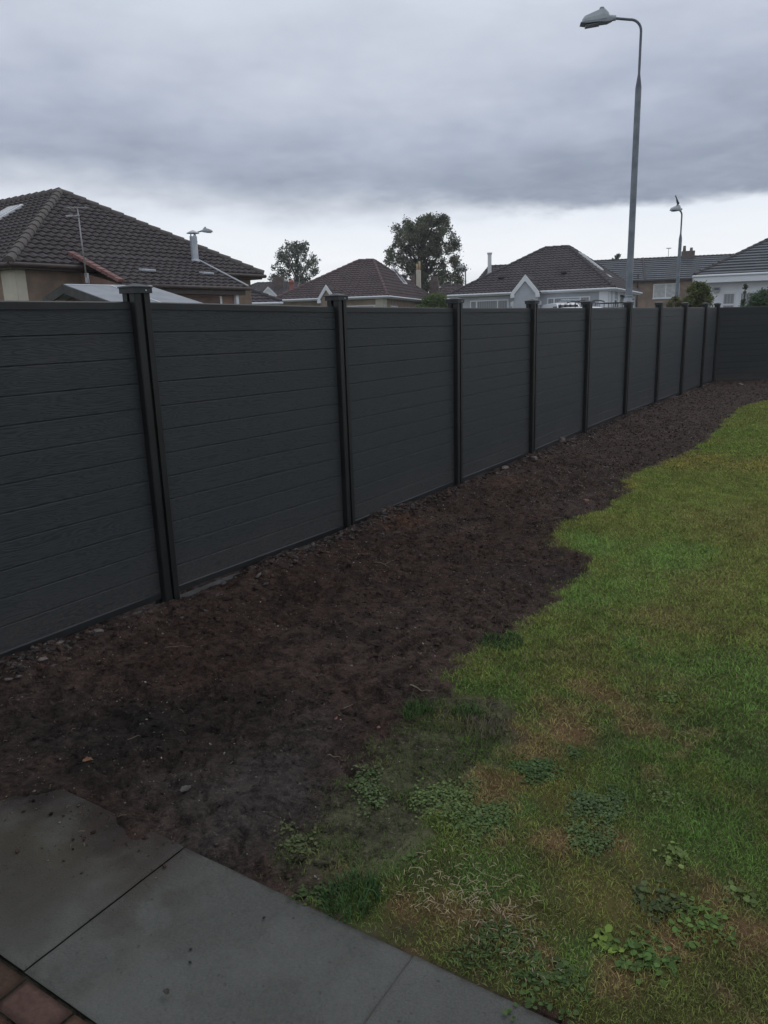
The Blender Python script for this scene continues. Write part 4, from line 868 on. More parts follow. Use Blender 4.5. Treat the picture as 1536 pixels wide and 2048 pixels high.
# rooflight on the left slope, cream quoin and small panel on the gable side
slA = (zrA-zA)/4.96; dA = ray(8, 434); cA, sA = math.cos(rA), math.sin(rA); oA = np.array([(9.8)*cA+(-21.36)*sA, -(9.8)*sA+(-21.36)*cA, EYE]); dl = np.array([dA[0]*cA+dA[1]*sA, -dA[0]*sA+dA[1]*cA, dA[2]])
kA = (zA+slA*oA[0]-oA[2])/(dl[2]-slA*dl[0]); qA = oA+kA*dl; ay = math.atan(slA)
b = MB(); b.box((qA[0], qA[1], qA[2]+.10), (1.15, .9, .09), ry=-ay, bev=.01); vl = b.build('rooflight', m_pvc, roA); b = MB(); b.box((qA[0]-.02, qA[1], qA[2]+.15), (.95, .7, .02), ry=-ay); b.build('pane', m_curtain, vl)
MB().b2(.31, .345, .33, 1.0, -1.2, 3.55).build('quoin', m_cream, hA); MB().b2(.325, .62, .315, .35, -1.2, 3.55).build('quoin', m_cream, hA)
window(hA, 3.3, 1.6, 1.9, 1.3, side='left', mull=(.6, 1.3))
# aerial on its leaning mast, fixed to the wall where the two roofs meet
def aerial():
    base = at(172, 548, 19.9); top = at(155, 418, 19.6); o = empty('television_aerial', tuple(base), 0, 'thin leaning television aerial standing in front of the left bungalow roof', 'aerial'); t = Vector(top-base)
    MB().tube([(0, 0, -.15), t], [.020, .016], 8).build('mast', m_alu, o, smooth=True)
    b = MB(); b.tube([t+Vector((-.26, 0, .03)), t+Vector((.28, .02, .02))], .010, 6)
    for k_ in range(7):
        q = t+Vector((-.24+k_*.08, 0, .03)); b.tube([q+Vector((-.02, -.18+.01*k_, .0)), q+Vector((.02, .18-.01*k_, .0))], .005, 5)
    b.tube([t+Vector((-.28, 0, -.17)), t+Vector((.02, 0, -.15))], .022, 6); b.box(t+Vector((-.2, 0, -.16)), (.16, .14, .05), bev=.01); b.build('antenna_array', m_alu, o)
    MB().box((0, .04, -.1), (.06, .14, .25), bev=.01).tube([(.0, 0, 0), (.05, 0, -.15), (.02, .02, -.5)], .01, 5).build('bracket', m_alu, o)
aerial()

# --- house behind it, right of the bungalow (low roof)
def hloc(px, py, D, z): 
    p = at(px, py, D); return (p[0], p[1], 0)
h2_, r2_ = house('bungalow', tuple(on_z(562, 604, 2.9)-np.array([8.8, 1.87, 2.9])), R(12), 9, 8, 2.9, [(3.6, 4), (4.4, 4)], 5.1, 'low dark roofed house just right of the large bungalow', m_roofC, m_hipC, m_grey, m_pvc, tw=.3, th=.32, spt=2)
# --- distant small house with gable and chimneys between the two
h3_, r3_ = house('cottage', (-14.6, 74, 0), R(2), 9.5, 9, 4.5, [(2.9, 4.5), (6.6, 4.5)], 5.95, 'distant grey roofed house with red chimney pot left of the reddish bungalow', m_roofC, m_hipC, m_grey, m_pvc, tw=.35, th=.4, spt=2)
def gable_dormer(parent, x, y0, y1, w_, zb, zt, roofm, trimm, wallm, trim=.14, over=.12):
    """small pointed gable facing -y whose little roof runs back into the main roof"""
    q = w_/2; b = MB(); b.prism([(-q+over, zb-1.0), (q-over, zb-1.0), (q-over, zb+.05), (0, zt-.12), (-q+over, zb+.05)], lambda u, v, k: (x+u, y0+.06 if k == 0 else y0+.45, v)); g_ = b.build('porch_gable', wallm, parent)
    b = MB(); tile_facet(b, [(x-q, y0, zb), (x-q, y1, zb), (x, y1, zt), (x, y0, zt)], .3, .3, .03, .03, 2); tile_facet(b, [(x+q, y1, zb), (x+q, y0, zb), (x, y0, zt), (x, y1, zt)], .3, .3, .03, .03, 2)
    me = bpy.data.meshes.new('porch_roof'); me.from_pydata(b.v, [], b.f); me.update(); me.materials.append(roofm); link(bpy.data.objects.new('porch_roof', me), g_)
    b = MB()
    for sgn in (-1, 1):
        b.prism([(sgn*(q+.03), zb-trim*.9), (0, zt-trim*1.05), (0, zt+.05), (sgn*(q+.03), zb+.06)], lambda u, v, k: (x+u, y0-.06+.04*k*sgn*.1 if k == 0 else y0+.05, v))
        b.box((x+sgn*(q-.06), y0+.0, zb-.14), (.24, .14, .2))
    b.build('barge_board', trimm, g_); return g_
gable_dormer(h3_, 4.5, -1.2, 3.2, 1.7, 4.4, 5.3, m_roofC, m_pvc, m_white)
MB().box((5.1, 3.0, 5.3), (1.0, .8, 2.2), bev=.03).build('chimney_stack', m_stack, h3_)
c_ = MB().box((6.5, 1.2, 5.1), (.42, .4, 1.3), bev=.03).build('chimney_stack', m_potr, h3_); MB().tube([(6.5, 1.2, 5.7), (6.5, 1.2, 6.0)], [.32, .2], 10).build('chimney_pot', m_potr, c_, smooth=True)
MB().tube([(7.0, 1.4, 4.7), (7.3, 1.4, 6.2)], .03, 5).build('aerial_mast', m_alu, h3_)

# --- reddish-brown bungalow with the pointed gable
lB, zB_rot, WB = eave((544, 600), (775, 591), 3.5); q1, q2 = on_y(717, 522, lB, zB_rot, 4.4), on_y(747, 520, lB, zB_rot, 4.4); zRB = float(q1[2]+q2[2])/2
hB, roB = house('bungalow', lB, zB_rot, WB, 19., 3.5, [(float(q1[0]), 4.4), (float(q2[0]), 4.4)], zRB, 'reddish brown hipped bungalow with small white pointed gable in the middle', m_roofB, m_hipB, m_harl2, m_pvc, th=.30, spt=4, tw=.3, wave=.045)
gx_ = float(on_y(652, 580, lB, zB_rot, -.35)[0]); gable_dormer(hB, gx_, -.35, 1.9, 1.15, 3.4, float(on_y(652, 571, lB, zB_rot, -.35)[2]), m_roofB, m_pvc, m_harl2, trim=.26)
window(hB, 5.2, 1.4, 2.6, 1.55, mull=(.7, 1.9), gm=m_curtain, fm=m_pvc); window(hB, .9, 1.4, 1.3, 1.6, mull=(.65,)); MB().b2(WB-.36, WB-.30, .3, 1.0, -1.2, 3.4).b2(WB-.9, WB-.31, .30, .36, -1.2, 3.4).build('quoin', m_cream, hB)
window(hB, 2.2, 1.3, 2.0, 1.6, side='right', W=WB, mull=(.9,))
# white rooflight frame with flashing on the right slope
zeB = 3.5; slx = (zRB-3.5)/(WB-float(q2[0])); ang = math.atan(slx)
b = MB(); xx = WB-1.25
for dy in (-.55, .55): b.box((xx, 9.0+dy, zeB+slx*1.25+.1), (1.5, .09, .1), ry=ang)
for dx in (-.7, .7): b.box((xx+dx*math.cos(ang), 9.0, zeB+slx*1.25+.1-dx*math.sin(ang)), (.09, 1.0, .1), ry=ang)
rl = b.build('rooflight', m_pvc, roB); b = MB(); b.box((xx, 9.0, zeB+slx*1.25+.09), (1.3, 1.0, .03), ry=ang); b.build('pane', m_glass, rl)
pc = loc2(hB, 837, 550, 69.0); c_ = MB().box((pc.x, pc.y, 4.7), (.36, .36, 2.9), bev=.02).build('chimney_stack', m_cream, hB); zc_ = 6.1
for dx in (-.10, .10): MB().tube([(pc.x+dx, pc.y, zc_), (pc.x+dx, pc.y, zc_+.75-.2*(dx < 0))], [.09, .08], 10).build('chimney_pot', m_pot, c_, smooth=True)
MB().box((pc.x-.42, pc.y, 4.9), (.36, .4, 1.7), bev=.02).build('chimney_stack', m_stack, hB)
# --- brown chimney and low roof behind it, right of the reddish house
p5 = at(848, 590, 62.); h5_, r5_ = house('cottage', (p5[0], 62., 0), R(-14), 4.6, 5, 3.5, [(1.3, 2.5), (2.4, 2.5)], 4.55, 'low roofed cottage with stout brown chimney between reddish and grey bungalows', m_roofB, m_hipC, m_harl2, m_pvc, spt=2, tw=.35)
zt5 = float(at(864, 556, 62.)[2]); c_ = MB().box((.75, .6, 3.9), (.66, .6, 1.9), bev=.03).box((.75, .6, 4.86), (.46, .44, .7), bev=.02).build('chimney_stack', m_stack, h5_); MB().tube([(.75, .6, 5.1), (.75, .6, zt5)], [.2, .14], 10).build('chimney_pot', m_stack, c_, smooth=True)

# --- grey rendered bungalow, centre right
lC, rC_, WC = eave((897, 590), (1228, 575), 3.4); q1, q2 = on_y(1090, 497, lC, rC_, 4.6), on_y(1138, 493, lC, rC_, 4.6); zRC = float(q1[2]+q2[2])/2; RX = float(q2[0])
hC, roC = house('bungalow', lC, rC_, WC, 12.5, 3.4, [(float(q1[0]), 4.6), (RX, 4.6)], zRC, 'grey rendered bungalow with dark tiled roof and pointed white porch gable', m_roofC, m_hipC, m_grey, m_pvc, th=.30, tw=.3, wave=.045)
XC = lambda px, py=600, y=.3: float(on_y(px, py, lC, rC_, y)[0]); ZC = lambda px, py, y=.3: float(on_y(px, py, lC, rC_, y)[2])
gable_dormer(hC, XC(1050, 585, -.5), -.5, 2.0, XC(1077, 585, -.5)-XC(1023, 585, -.5), 3.28, ZC(1050, 551, -.5), m_roofC, m_pvc, m_grey, trim=.30)
xw0, xw1 = XC(940), XC(1017); window(hC, xw0, 1.0, xw1-xw0, ZC(980, 600)-1.0, mull=(XC(953)-xw0, XC(995)-xw0), gm=m_blind)
xw2, xw3 = XC(1094), XC(1180); window(hC, xw2, 1.0, xw3-xw2, ZC(1110, 595)-1.0, mull=(XC(1108)-xw2, XC(1160)-xw2), gm=m_blind)
xg0, xg1 = XC(1027), XC(1080); MB().b2(xg0, xg0+.18, .0, .35, 0, 2.85).b2(xg1-.18, xg1, .0, .35, 0, 2.85).b2(xg0-.08, xg1+.08, -.05, .36, 2.55, 2.8).b2((xg0+xg1)/2-.14, (xg0+xg1)/2+.14, -.08, -.05, 2.6, 3.0).build('porch_surround', m_white, hC)
MB().b2((xg0+xg1)/2-.4, (xg0+xg1)/2+.4, .28, .36, 0, 2.4).build('front_door', m_glass, hC)
MB().b2(WC-.9, WC-.31, .30, .36, -1.2, 3.45).b2(WC-.36, WC-.30, .3, 1.0, -1.2, 3.45).build('quoin', m_white, hC)
window(hC, 2.2, 1.3, 1.2, 1.5, side='right', W=WC)
b = MB().box((WC-.05, 5.4, 2.95), (.9, 1.6, .1), ry=.35, bev=.02); b.build('door_canopy', m_blackg, hC); MB().b2(WC-.35, WC-.3, 1.5, 2.4, -1, 3.4).b2(WC-.35, WC-.3, 3.7, 6.9, -1, 3.4).build('white_wall_panel', m_white, hC)
sC = (zRC-3.4)/4.6
for x_, y_ in ((XC(1002, 557, 1.4), 1.4), (XC(1128, 551, 1.6), 1.6)): MB().box((x_, y_, 3.4+sC*y_+.12), (.34, .3, .16), bev=.04).build('roof_vent', m_blackg, roC)
sr_ = (zRC-3.4)/(WC-RX); an = math.atan(sr_)
b = MB().box((WC-2.3, 4.9, 3.4+sr_*2.3+.10), (1.9, 1.0, .08), ry=an, bev=.01); rl = b.build('rooflight', m_pvc, roC); MB().box((WC-2.28, 4.9, 3.4+sr_*2.3+.145), (1.7, .8, .03), ry=an).build('pane', m_curtain, rl)
b = MB().box((WC-1.1, 4.9, 3.4+sr_*1.1+.07), (.35, 1.0, .03), ry=an); b.build('flashing', m_galvl, roC)
# --- house behind it to the left with the tall white pot
h7_, r7_ = house('cottage', (7.5, 66.5, 0), R(-8), 10, 8, 3.9, [(1.9, 4), (8.4, 4)], 6.35, 'dark roofed house with tall thin white flue behind the grey bungalow', m_roofC, m_hipC, m_grey, m_pvc, spt=2, tw=.35)
b = MB(); b.tube([(1.9, 1.6, 4.6), (1.9, 1.6, 7.1)], .17, 10); b.tube([(1.9, 1.6, 7.1), (1.9, 1.6, 7.3)], [.17, .24], 10); b.build('flue', m_plastic, h7_, smooth=True, auto=40)

# --- two-storey terrace far right
def terrace():
    h = empty('terraced_house', (23.0, 84.5, 0), R(-14), 'long two storey terrace with brown walls and ribbed grey roof at right', 'house', 'houses beyond the fence')
    W, D, ze, zr = 22.0, 8.0, 5.35, 7.75; MB().b2(.3, W-.3, .4, D-.4, -1, ze).build('wall', m_harl, h)
    b = MB(); tile_facet(b, [(0, 0, ze), (W, 0, ze), (W, D/2, zr), (0, D/2, zr)], .6, .42, .0, .10, 2, True); tile_facet(b, [(W, D, ze), (0, D, ze), (0, D/2, zr), (W, D/2, zr)], .6, .42, .0, .10, 2, True)
    me = bpy.data.meshes.new('roof'); me.from_pydata(b.v, [], b.f); me.update(); me.materials.append(m_roofD); ro = link(bpy.data.objects.new('roof', me), h); b = MB(); cap_line(b, (0, D/2, zr), (W, D/2, zr), .14); b.build('ridge_tiles', m_hipC, ro, smooth=True)
    b = MB()
    for x0 in (5.2, 15.2): b.prism([(0, ze), (D/2, zr+.03), (D, ze), (D, ze+.14), (D/2, zr+.18), (0, ze+.14)], lambda u, v, k: (x0+.18*k, u, v))
    b.build('party_wall_coping', m_hipC, ro)
    b = MB(); b.tube([(0, -.06, ze-.06), (W, -.06, ze-.06)], .08, 8); b.build('gutter', m_blackg, h); MB().tube([(4.6, .3, -.5), (4.6, .3, ze+.6)], .07, 6).build('downpipe', m_blackg, h)
    for x_, m_ in ((6.2, .5), (11.5, 1.6), (16.5, .6)): window(h, x_, 3.5, 2.6, 1.45, mull=(1.25,), over=.4, gm=m_curtain)
    for x_ in (9.9,):
        c_ = MB().box((x_, D/2, zr+.25), (1.3, .7, .75), bev=.03).build('chimney_stack', m_stack, h)
        for k_ in (-.4, .3): MB().tube([(x_+k_, D/2, zr+.5), (x_+k_, D/2, zr+1.05-.3*k_)], [.17, .14], 8).build('chimney_pot', m_stack, c_, smooth=True)
    b = MB().tube([(7.9, D/2, zr), (7.9, D/2, zr+1.0)], .03, 5).box((7.9, D/2, zr+1.0), (.5, .1, .08)); b.build('aerial_mast', m_alu, h)
    return h
terrace()
def rearrow():
    h = empty('terraced_house', (19.5, 92, 0), R(-10), 'farther grey roofed row showing left of the two storey terrace', 'house', 'houses beyond the fence'); W, D, ze, zr = 12.5, 8., 5.3, 7.6
    MB().b2(.3, W-.3, .4, D-.4, -1, ze).build('wall', m_harl2, h); b = MB(); tile_facet(b, [(0, 0, ze), (W, 0, ze), (W, D/2, zr), (0, D/2, zr)], .6, .42, .0, .10, 2, True); tile_facet(b, [(W, D, ze), (0, D, ze), (0, D/2, zr), (W, D/2, zr)], .6, .42, .0, .10, 2, True)
    me = bpy.data.meshes.new('roof'); me.from_pydata(b.v, [], b.f); me.update(); me.materials.append(m_roofD); ro = link(bpy.data.objects.new('roof', me), h)
    window(h, 3, 3.5, 2.0, 1.3, mull=(1.,), over=.4)
rearrow()

# --- white bungalow at the right edge
hD, roD = house('bungalow', (16.62, 41.53, 0), R(-22), 10.5, 11, 3.7, [(5.2, 5.4), (5.9, 5.4)], 6.35, 'white rendered bungalow with ribbed slate grey roof at the right edge', m_roofD, m_hipC, m_white, m_pvc, tw=.35, th=.36, spt=2, flat=True, over=.62, step=.07)
MB().b2(-.02, 10.52, -.035, -.0, 3.30, 3.62).b2(-.035, -.0, -.02, 11.02, 3.30, 3.62).build('fascia', m_pvc, hD)
window(hD, 1.42, 1.05, .68, 1.75, mull=(), trans=((0, 1.12),), over=.62, ft=.09, gm=m_blind); window(hD, 2.25, 1.05, 1.9, 1.75, mull=(1.25,), trans=((0, 1.12), (1, 1.12)), over=.62, ft=.09, gm=m_blind); window(hD, 6.5, 1.0, 2.4, 1.75, mull=(1.2,), over=.62)
al = MB().prism([(-.17, .12), (.17, .12), (.17, -.06), (.10, -.17), (-.10, -.17), (-.17, -.06)], lambda u, v, k: (1.14+u, .62-.10*k, 2.95+v)).build('alarm_box', m_curtain, hD); MB().b2(1.03, 1.25, .505, .519, 2.95, 3.02).build('alarm_sign', m_ink, al)

# --- shed with grey felt roof right behind the fence
def shed():
    A = np.array([-5.97, 15.2]); d = np.array([.68, .733]); d /= np.linalg.norm(d); h = empty('shed', (*A, 0), math.atan2(d[1], d[0]), 'low garden shed with pale grey felt roof just behind the first fence post', 'shed')
    # local x along the ridge, -y towards us on the right side
    L, wr, wl, zr, sl3 = 1.85, 2.35, .92, 2.58, .225; zR, zL = zr-wr*sl3, zr-wl*sl3*1.05
    MB().prism([(-wr, zR), (0, zr), (wl, zL), (wl, zL+.03), (0, zr+.03), (-wr, zR+.03)], lambda u, v, k: (-.0+k*L, u, v)).build('roof', m_felt, h)
    b = MB()
    for k_ in (.9,): b.prism([(-wr, zR+.03), (0, zr+.03), (0, zr+.045), (-wr, zR+.045)], lambda u, v, k: (k_+.05*k, u, v))
    b.prism([(-.06, zr+.016), (0, zr+.03), (.06, zr+.016), (.06, zr+.032), (0, zr+.047), (-.06, zr+.032)], lambda u, v, k: (k*L, u, v)); b.build('felt_seam', m_galvl, h)
    b = MB(); b.prism([(-wr, zR-.13), (0, zr-.13), (0, zr+.035), (-wr, zR+.035)], lambda u, v, k: (-.05+.045*k, u, v)); b.prism([(wl, zL-.13), (0, zr-.13), (0, zr+.035), (wl, zL+.035)], lambda u, v, k: (-.053+.045*k, u, v)); b.build('barge_board', m_shedw, h)
    MB().prism([(-wr+.2, -.5), (wl-.35, -.5), (wl-.35, zL-.02), (0, zr-.14), (-wr+.2, zR-.05)], lambda u, v, k: (.25+k*(L-.35), u, v)).build('wall', m_shedr, h)
    b = MB().tube([(.0, .55, 2.0), (.05, .35, 2.28)], .03, 6).box((.1, .75, 2.25), (.25, .08, .1)); b.build('eave_brace', m_dark, h)
shed()

# ------------------------------------------------------------------ street lamps
def lamp(base, H, arm_dir, reach, lo_r, up_r, label, scale=1., armdrop=0., kind='main', rise=.55, tilt=(0, 0)):
    o = empty('street_lamp', base, math.atan2(arm_dir[1], arm_dir[0]), label, 'street lamp', 'street lamps')
    # local x points along the arm
    zj = H-1.15*rise/.55*.55/.55 if kind == 'main' else H-.9; zj = H-rise-.35
    bcol = MB(); bcol.tube([(0, 0, -.3), (0, 0, 2.1)], lo_r*1.12, 18); bcol.build('base_section', m_galvl, o, smooth=True, auto=40)
    MB().tube([(0, 0, 2.06), (0, 0, 2.14), (0, 0, zj-.22)], [lo_r*1.2, lo_r, lo_r*.86], 18).build('column', m_galv, o, smooth=True, auto=40)
    pts = [(0, 0, zj-.24), (0, 0, zj-.22), (0, 0, zj), (0, 0, H-.22)]; rs = [lo_r*.86, lo_r*.86, up_r, up_r]
    for k_ in range(1, 9): a = math.pi/2*k_/8; pts.append((.2-.2*math.cos(a), 0, H-.22+.2*math.sin(a))); rs.append(up_r)
    pts += [(reach, 0, H-.02+.045)]; rs.append(up_r); MB().tube(pts, rs, 14).build('bracket_arm', m_galvd, o, smooth=True, auto=50)
    # lantern: canopy and lower tray of different outline, tilted slightly up
    hd = MB(); z0 = H+.02
    hd = bpy.data.objects.new('lantern', None)
    x0 = reach-.02; hs = .84
    def loft(secs):
        secs = [(x0+(x-x0)*hs, w_*hs, z0+(a-z0)*hs, z0+(c-z0)*hs, tw_*hs) for x, w_, a, c, tw_ in secs]                                             # secs: (x, half width, zlow, zhigh, top half width)
        b = MB(); vs = []; 
        for x, w_, a, c, tw_ in secs: vs += [(x, -w_, a), (x, w_, a), (x, w_, a+(c-a)*.45), (x, tw_, c), (x, -tw_, c), (x, -w_, a+(c-a)*.45)]
        n = 6; fs = [(i*n+k, i*n+(k+1) % n, (i+1)*n+(k+1) % n, (i+1)*n+k) for i in range(len(secs)-1) for k in range(n)]; fs += [tuple(range(n)), tuple((len(secs)-1)*n+k for k in range(n))]; b.add(vs, fs); return b
    can = loft([(x0+.10, .085, z0+.0, z0+.10, .05), (x0+.19, .12, z0-.02, z0+.165, .095), (x0+.27, .13, z0-.03, z0+.168, .105), (x0+.60, .13, z0-.045, z0+.055, .105), (x0+.645, .11, z0-.05, z0-.0, .10)]).build('canopy', m_head, o)
    tr = loft([(x0+.02, .06, z0-.045, z0+.03, .05), (x0+.12, .10, z0-.075, z0-.0, .09), (x0+.30, .13, z0-.075, z0-.032, .13), (x0+.56, .14, z0-.085, z0-.05, .14), (x0+.68, .125, z0-.065, z0-.055, .12)]).build('lamp_tray', m_headd, o)
    MB().box((x0+.36, 0, z0-.088), (.25, .17, .02), bev=.005, ry=.09).build('lens', m_lens, tr)
    MB().tube([(x0-.04, 0, z0+.005), (x0+.13, 0, z0+.01)], [.045, .06], 12).build('spigot', m_head, o, smooth=True, auto=40)
    MB().tube([(x0+.205, 0, z0+.13), (x0+.205, 0, z0+.155), (x0+.205, 0, z0+.185), (x0+.205, 0, z0+.195)], [.032, .045, .04, .02], 12).build('photocell', m_headd, can, smooth=True)
    o.rotation_euler = (tilt[0], tilt[1], o.rotation_euler.z)
    return o
D1 = 15.0; pb = at(1254, 640, D1); pt = at(1283, 36, D1)
H1 = pt[2]; lx = pt[0]; base = (at(1257, 600, D1)[0], D1, 0)
lamp1 = lamp((base[0], D1, 0), H1+.01, (-1, .14), .50, .062, .022, 'tall grey street lamp with arm to the left behind the sixth fence post', tilt=(0, 0))
D2 = 33.; p = at(1353, 605, D2); pt2 = at(1364, 420, D2)
lamp((p[0], D2, 0), pt2[2], (-.85, -.5), .10, .075, .032, 'farther slim street lamp with a bird on top, right of the tall lamp')
D3 = 40.; p = at(392, 476, D3); t3 = at(395, 466, D3)
lamp((p[0]-.1, D3, 0), t3[2]+.05, (.97, -.2), .45, .075, .03, 'street lamp whose head shows beyond the metal flue on the left')
D4 = 66.; t4 = at(931, 535, D4)
lamp((t4[0], D4, 0), t4[2], (-1, 0), .15, .07, .05, 'most distant tiny street lamp between big tree and grey bungalow')
# bird on the far lamp
def bird(x, y, z):
    o = MB(); import bmesh
    secs = [(-.17, .0, .02, .02), (-.09, .02, .05, .045), (0, .05, .075, .085), (.06, .10, .065, .08), (.10, .155, .04, .045), (.13, .19, .04, .042), (.165, .195, .03, .028), (.18, .19, .01, .01)]
    vs = []; n = 10
    for px_, pz_, ry_, rz_ in secs:
        for k_ in range(n): a = 2*math.pi*k_/n; vs.append((px_*.5, ry_*math.cos(a), pz_*1.6+rz_*math.sin(a)*1.3+.06))
    fs = [(i*n+k, i*n+(k+1) % n, (i+1)*n+(k+1) % n, (i+1)*n+k) for i in range(len(secs)-1) for k in range(n)]+[tuple(range(n)), tuple((len(secs)-1)*n+k for k in range(n))]
    b = MB(); b.add(vs, fs); e = b.build('bird', m_bird, smooth=True); e.location = (x, y, z); e.rotation_euler = (0, 0, R(170)); e.scale = (1.0, 1.1, .9)
    MB().tube([(.09, 0, .37), (.125, 0, .36)], [.012, .003], 6).build('beak', m_beak, e)
    for s_ in (-1, 1): MB().tube([(.0, s_*.025, .06), (.0, s_*.025, -.02), (.03, s_*.03, -.025)], .007, 5).build('leg', m_beak, e)
    tag(e, 'dark bird perched on the head of the farther street lamp', 'bird')
dd = np.array([-.85, -.5]); dd /= np.linalg.norm(dd)
p = at(1353, 605, D2); bird(p[0]+dd[0]*.33, D2+dd[1]*.33, pt2[2]+.18)

# ------------------------------------------------------------------ vehicles on the street (mostly hidden by the fence)
def vehicle(name, loc, rz, L, Wd, H, label, cat, nose=.9, rack=None, m=None, glass=True):
    o = empty(name, loc, rz, label, cat, 'vehicles parked beyond the fence'); m = m or m_paintw; w_ = Wd/2
    prof = [(-L/2, .32), (-L/2-.02, .8), (-L/2+.05, H-.18), (-L/2+.16, H-.05), (-L/2+.40, H-.01), (0, H+.015), (L/2-nose-.75, H-.01), (L/2-nose-.5, H-.08), (L/2-nose+.15, H*.56), (L/2-.25, H*.47), (L/2-.03, H*.38), (L/2, .32)]
    b = MB(); n = len(prof); vs = []; ins = [0, 0, .10, .13, .16, .16, .16, .13, .05, .03, .03, 0]
    for sg in (-1, 1): vs += [(x, sg*(w_-ins[i]*Wd*.5), z) for i, (x, z) in enumerate(prof)]
    # extra inner rows to round the roof edges
    mid = [(x, sg*(w_-ins[i]*Wd*.5-.18), z+(.045 if 2 < i < 8 else 0)) for sg in (-1, 1) for i, (x, z) in enumerate(prof)]
    rows = [vs[:n], mid[:n], mid[n:], vs[n:]]; allv = [q for r_ in rows for q in r_]; fs = []
    for r_ in range(3):
        for i in range(n): j = (i+1) % n; fs.append((r_*n+i, r_*n+j, (r_+1)*n+j, (r_+1)*n+i))
    fs += [tuple(range(n)), tuple(range(3*n, 4*n))[::-1]]; b.add(allv, fs); b.build('body', m, o, smooth=True, auto=35)
    xw = L/2-nose; sg0 = [(xw-.52, H-.14), (xw+.12, H*.58)]
    b = MB(); b.add([(xw-.47, -w_*.78, H-.12), (xw-.47, w_*.78, H-.12), (xw+.13, w_*.88, H*.585), (xw+.13, -w_*.88, H*.585)], [(0, 1, 2, 3)]); ob = b.build('windscreen', m_vglass, o); ob.location = (.03, 0, .03)
    for sg in (-1, 1):
        y = sg*(w_-.02); MB().prism([(xw-.55, H*.60), (xw-.02, H*.60), (xw-.42, H-.16), (xw-1.3, H-.16), (xw-1.4, H*.60)] if True else [], lambda u, v, k: (u, sg*(w_-(.03 if v < H*.7 else .135*Wd*.5)+.012*k), v)).build('side_window', m_vglass, o)
        MB().box((xw-.05, sg*(w_+.10), H*.62), (.1, .2, .25), bev=.03).build('mirror', m_blackm, o)
        MB().box((L/2-.10, sg*(w_-.25), H*.40), (.12, .32, .18), bev=.03).build('headlight', m_headl, o); MB().box((-L/2-.01, sg*(w_-.14), 1.0), (.06, .14, .5), bev=.02).build('tail_light', m_taill, o)
        for xx_ in (-L/2+.85, L/2-.85):
            wl = MB().tube([(xx_, sg*(w_-.22), .33), (xx_, sg*(w_+.01), .33)], .33, 20).build('wheel', m_rubber, o, smooth=True, auto=40); MB().tube([(xx_, sg*(w_-.02), .33), (xx_, sg*(w_+.02), .33)], .2, 16).build('rim', m_hub, wl, smooth=True, auto=40)
    MB().b2(-L/2-.035, -L/2+.01, -w_*.6, w_*.6, H*.6, H*.86).build('rear_window', m_vglass, o)
    MB().box((0, 0, .3), (L-.1, Wd-.1, .2), bev=.03).build('sill_trim', m_blackm, o)
    return o
vA = at(-60, 594, 12.0); z0 = float(gz(vA[0]-1.8, 12.4)); vehicle('parked_van', (vA[0]-1.15, 12.3, z0), R(-8), 4.6, 1.8, vA[2]-z0, 'white vehicle roof just showing over the fence at the left edge', 'van')
vB = at(1142, 601, 44.); z0 = float(gz(vB[0], 44)); b2_ = vehicle('parked_van', (vB[0], 46, z0), R(-88), 5.0, 1.45, vB[2]-z0-.12, 'white high van end on before the grey bungalow porch', 'van')
b = MB()
for yy in (-.4, -.1, .2, .5): b.box((1.5, yy, vB[2]-z0-.02), (1.0, .12, .05))
b.box((1.5, 0, vB[2]-z0+.05), (.2, 1.0, .08), bev=.02); b.build('roof_ladder', m_galvl, b2_)
vC = at(1203, 612.5, 25.); z0 = float(gz(vC[0], 25)); Hc = vC[2]-z0; c2 = vehicle('parked_car', (vC[0]-.12, 27.2, z0), R(-84), 4.2, 1.7, Hc-.03, 'white flat roofed vehicle between the fifth and sixth posts', 'car')
b = MB()
for xx_ in (.1, .9):
    pts = [(xx_, -.5+1.0*k_/12, Hc+.17+.045*abs(math.sin(2*math.pi*k_/12))) for k_ in range(13)]; b.tube(pts, .018, 6)
    for k_ in (0, 6, 12): q = pts[k_]; b.tube([q, (xx_, q[1], Hc-.05)], .010, 6)
b.build('curved_roof_bars', m_blackm, c2)
vD = at(1268, 613, 25.); z0 = float(gz(vD[0], 27)); Hd = vD[2]-z0-.02; d2 = vehicle('parked_car', (vD[0], 27.5, z0), R(-75), 4.4, 1.75, Hd, 'dark vehicle with black roof basket behind the tall lamp post', 'car', m=m_blackm)
rk = empty('roof_rack', (0, 0, 0)); rk.parent = d2; rk.name = 'roof_rack'
bpy.data.objects.remove(rk)
b = MB(); cx_, hh_ = .2, .17
rot = Matrix.Rotation(R(75), 4, 'Z')
def q_(x, y, z): v = rot @ Vector((x, y, 0)); return (v.x, v.y, Hd+z)
c4 = [(-.38, -.5), (.42, -.5), (.42, .6), (-.38, .6)]
for zz in (.03, .19):
    e_ = 0 if zz > .1 else .03
    pp = [q_(x*(1+e_), y*(1+e_), zz) for x, y in c4]; 
    for k_ in range(4): b.tube([pp[k_], pp[(k_+1) % 4]], .016, 6)
for k_ in range(6):
    x = -.38+.8*k_/5
    for yy in (-.5, .6): b.tube([q_(x, yy, .03), q_(x, yy, .19)], .011, 6)
    b.tube([q_(x, -.5, .03), q_(x, .6, .03)], .011, 6)
for x, y in c4: b.tube([q_(x*.9, y*.9, -.06), q_(x*.9, y*.9, .03)], .02, 6)
b.build('roof_rack', m_blackm, d2)

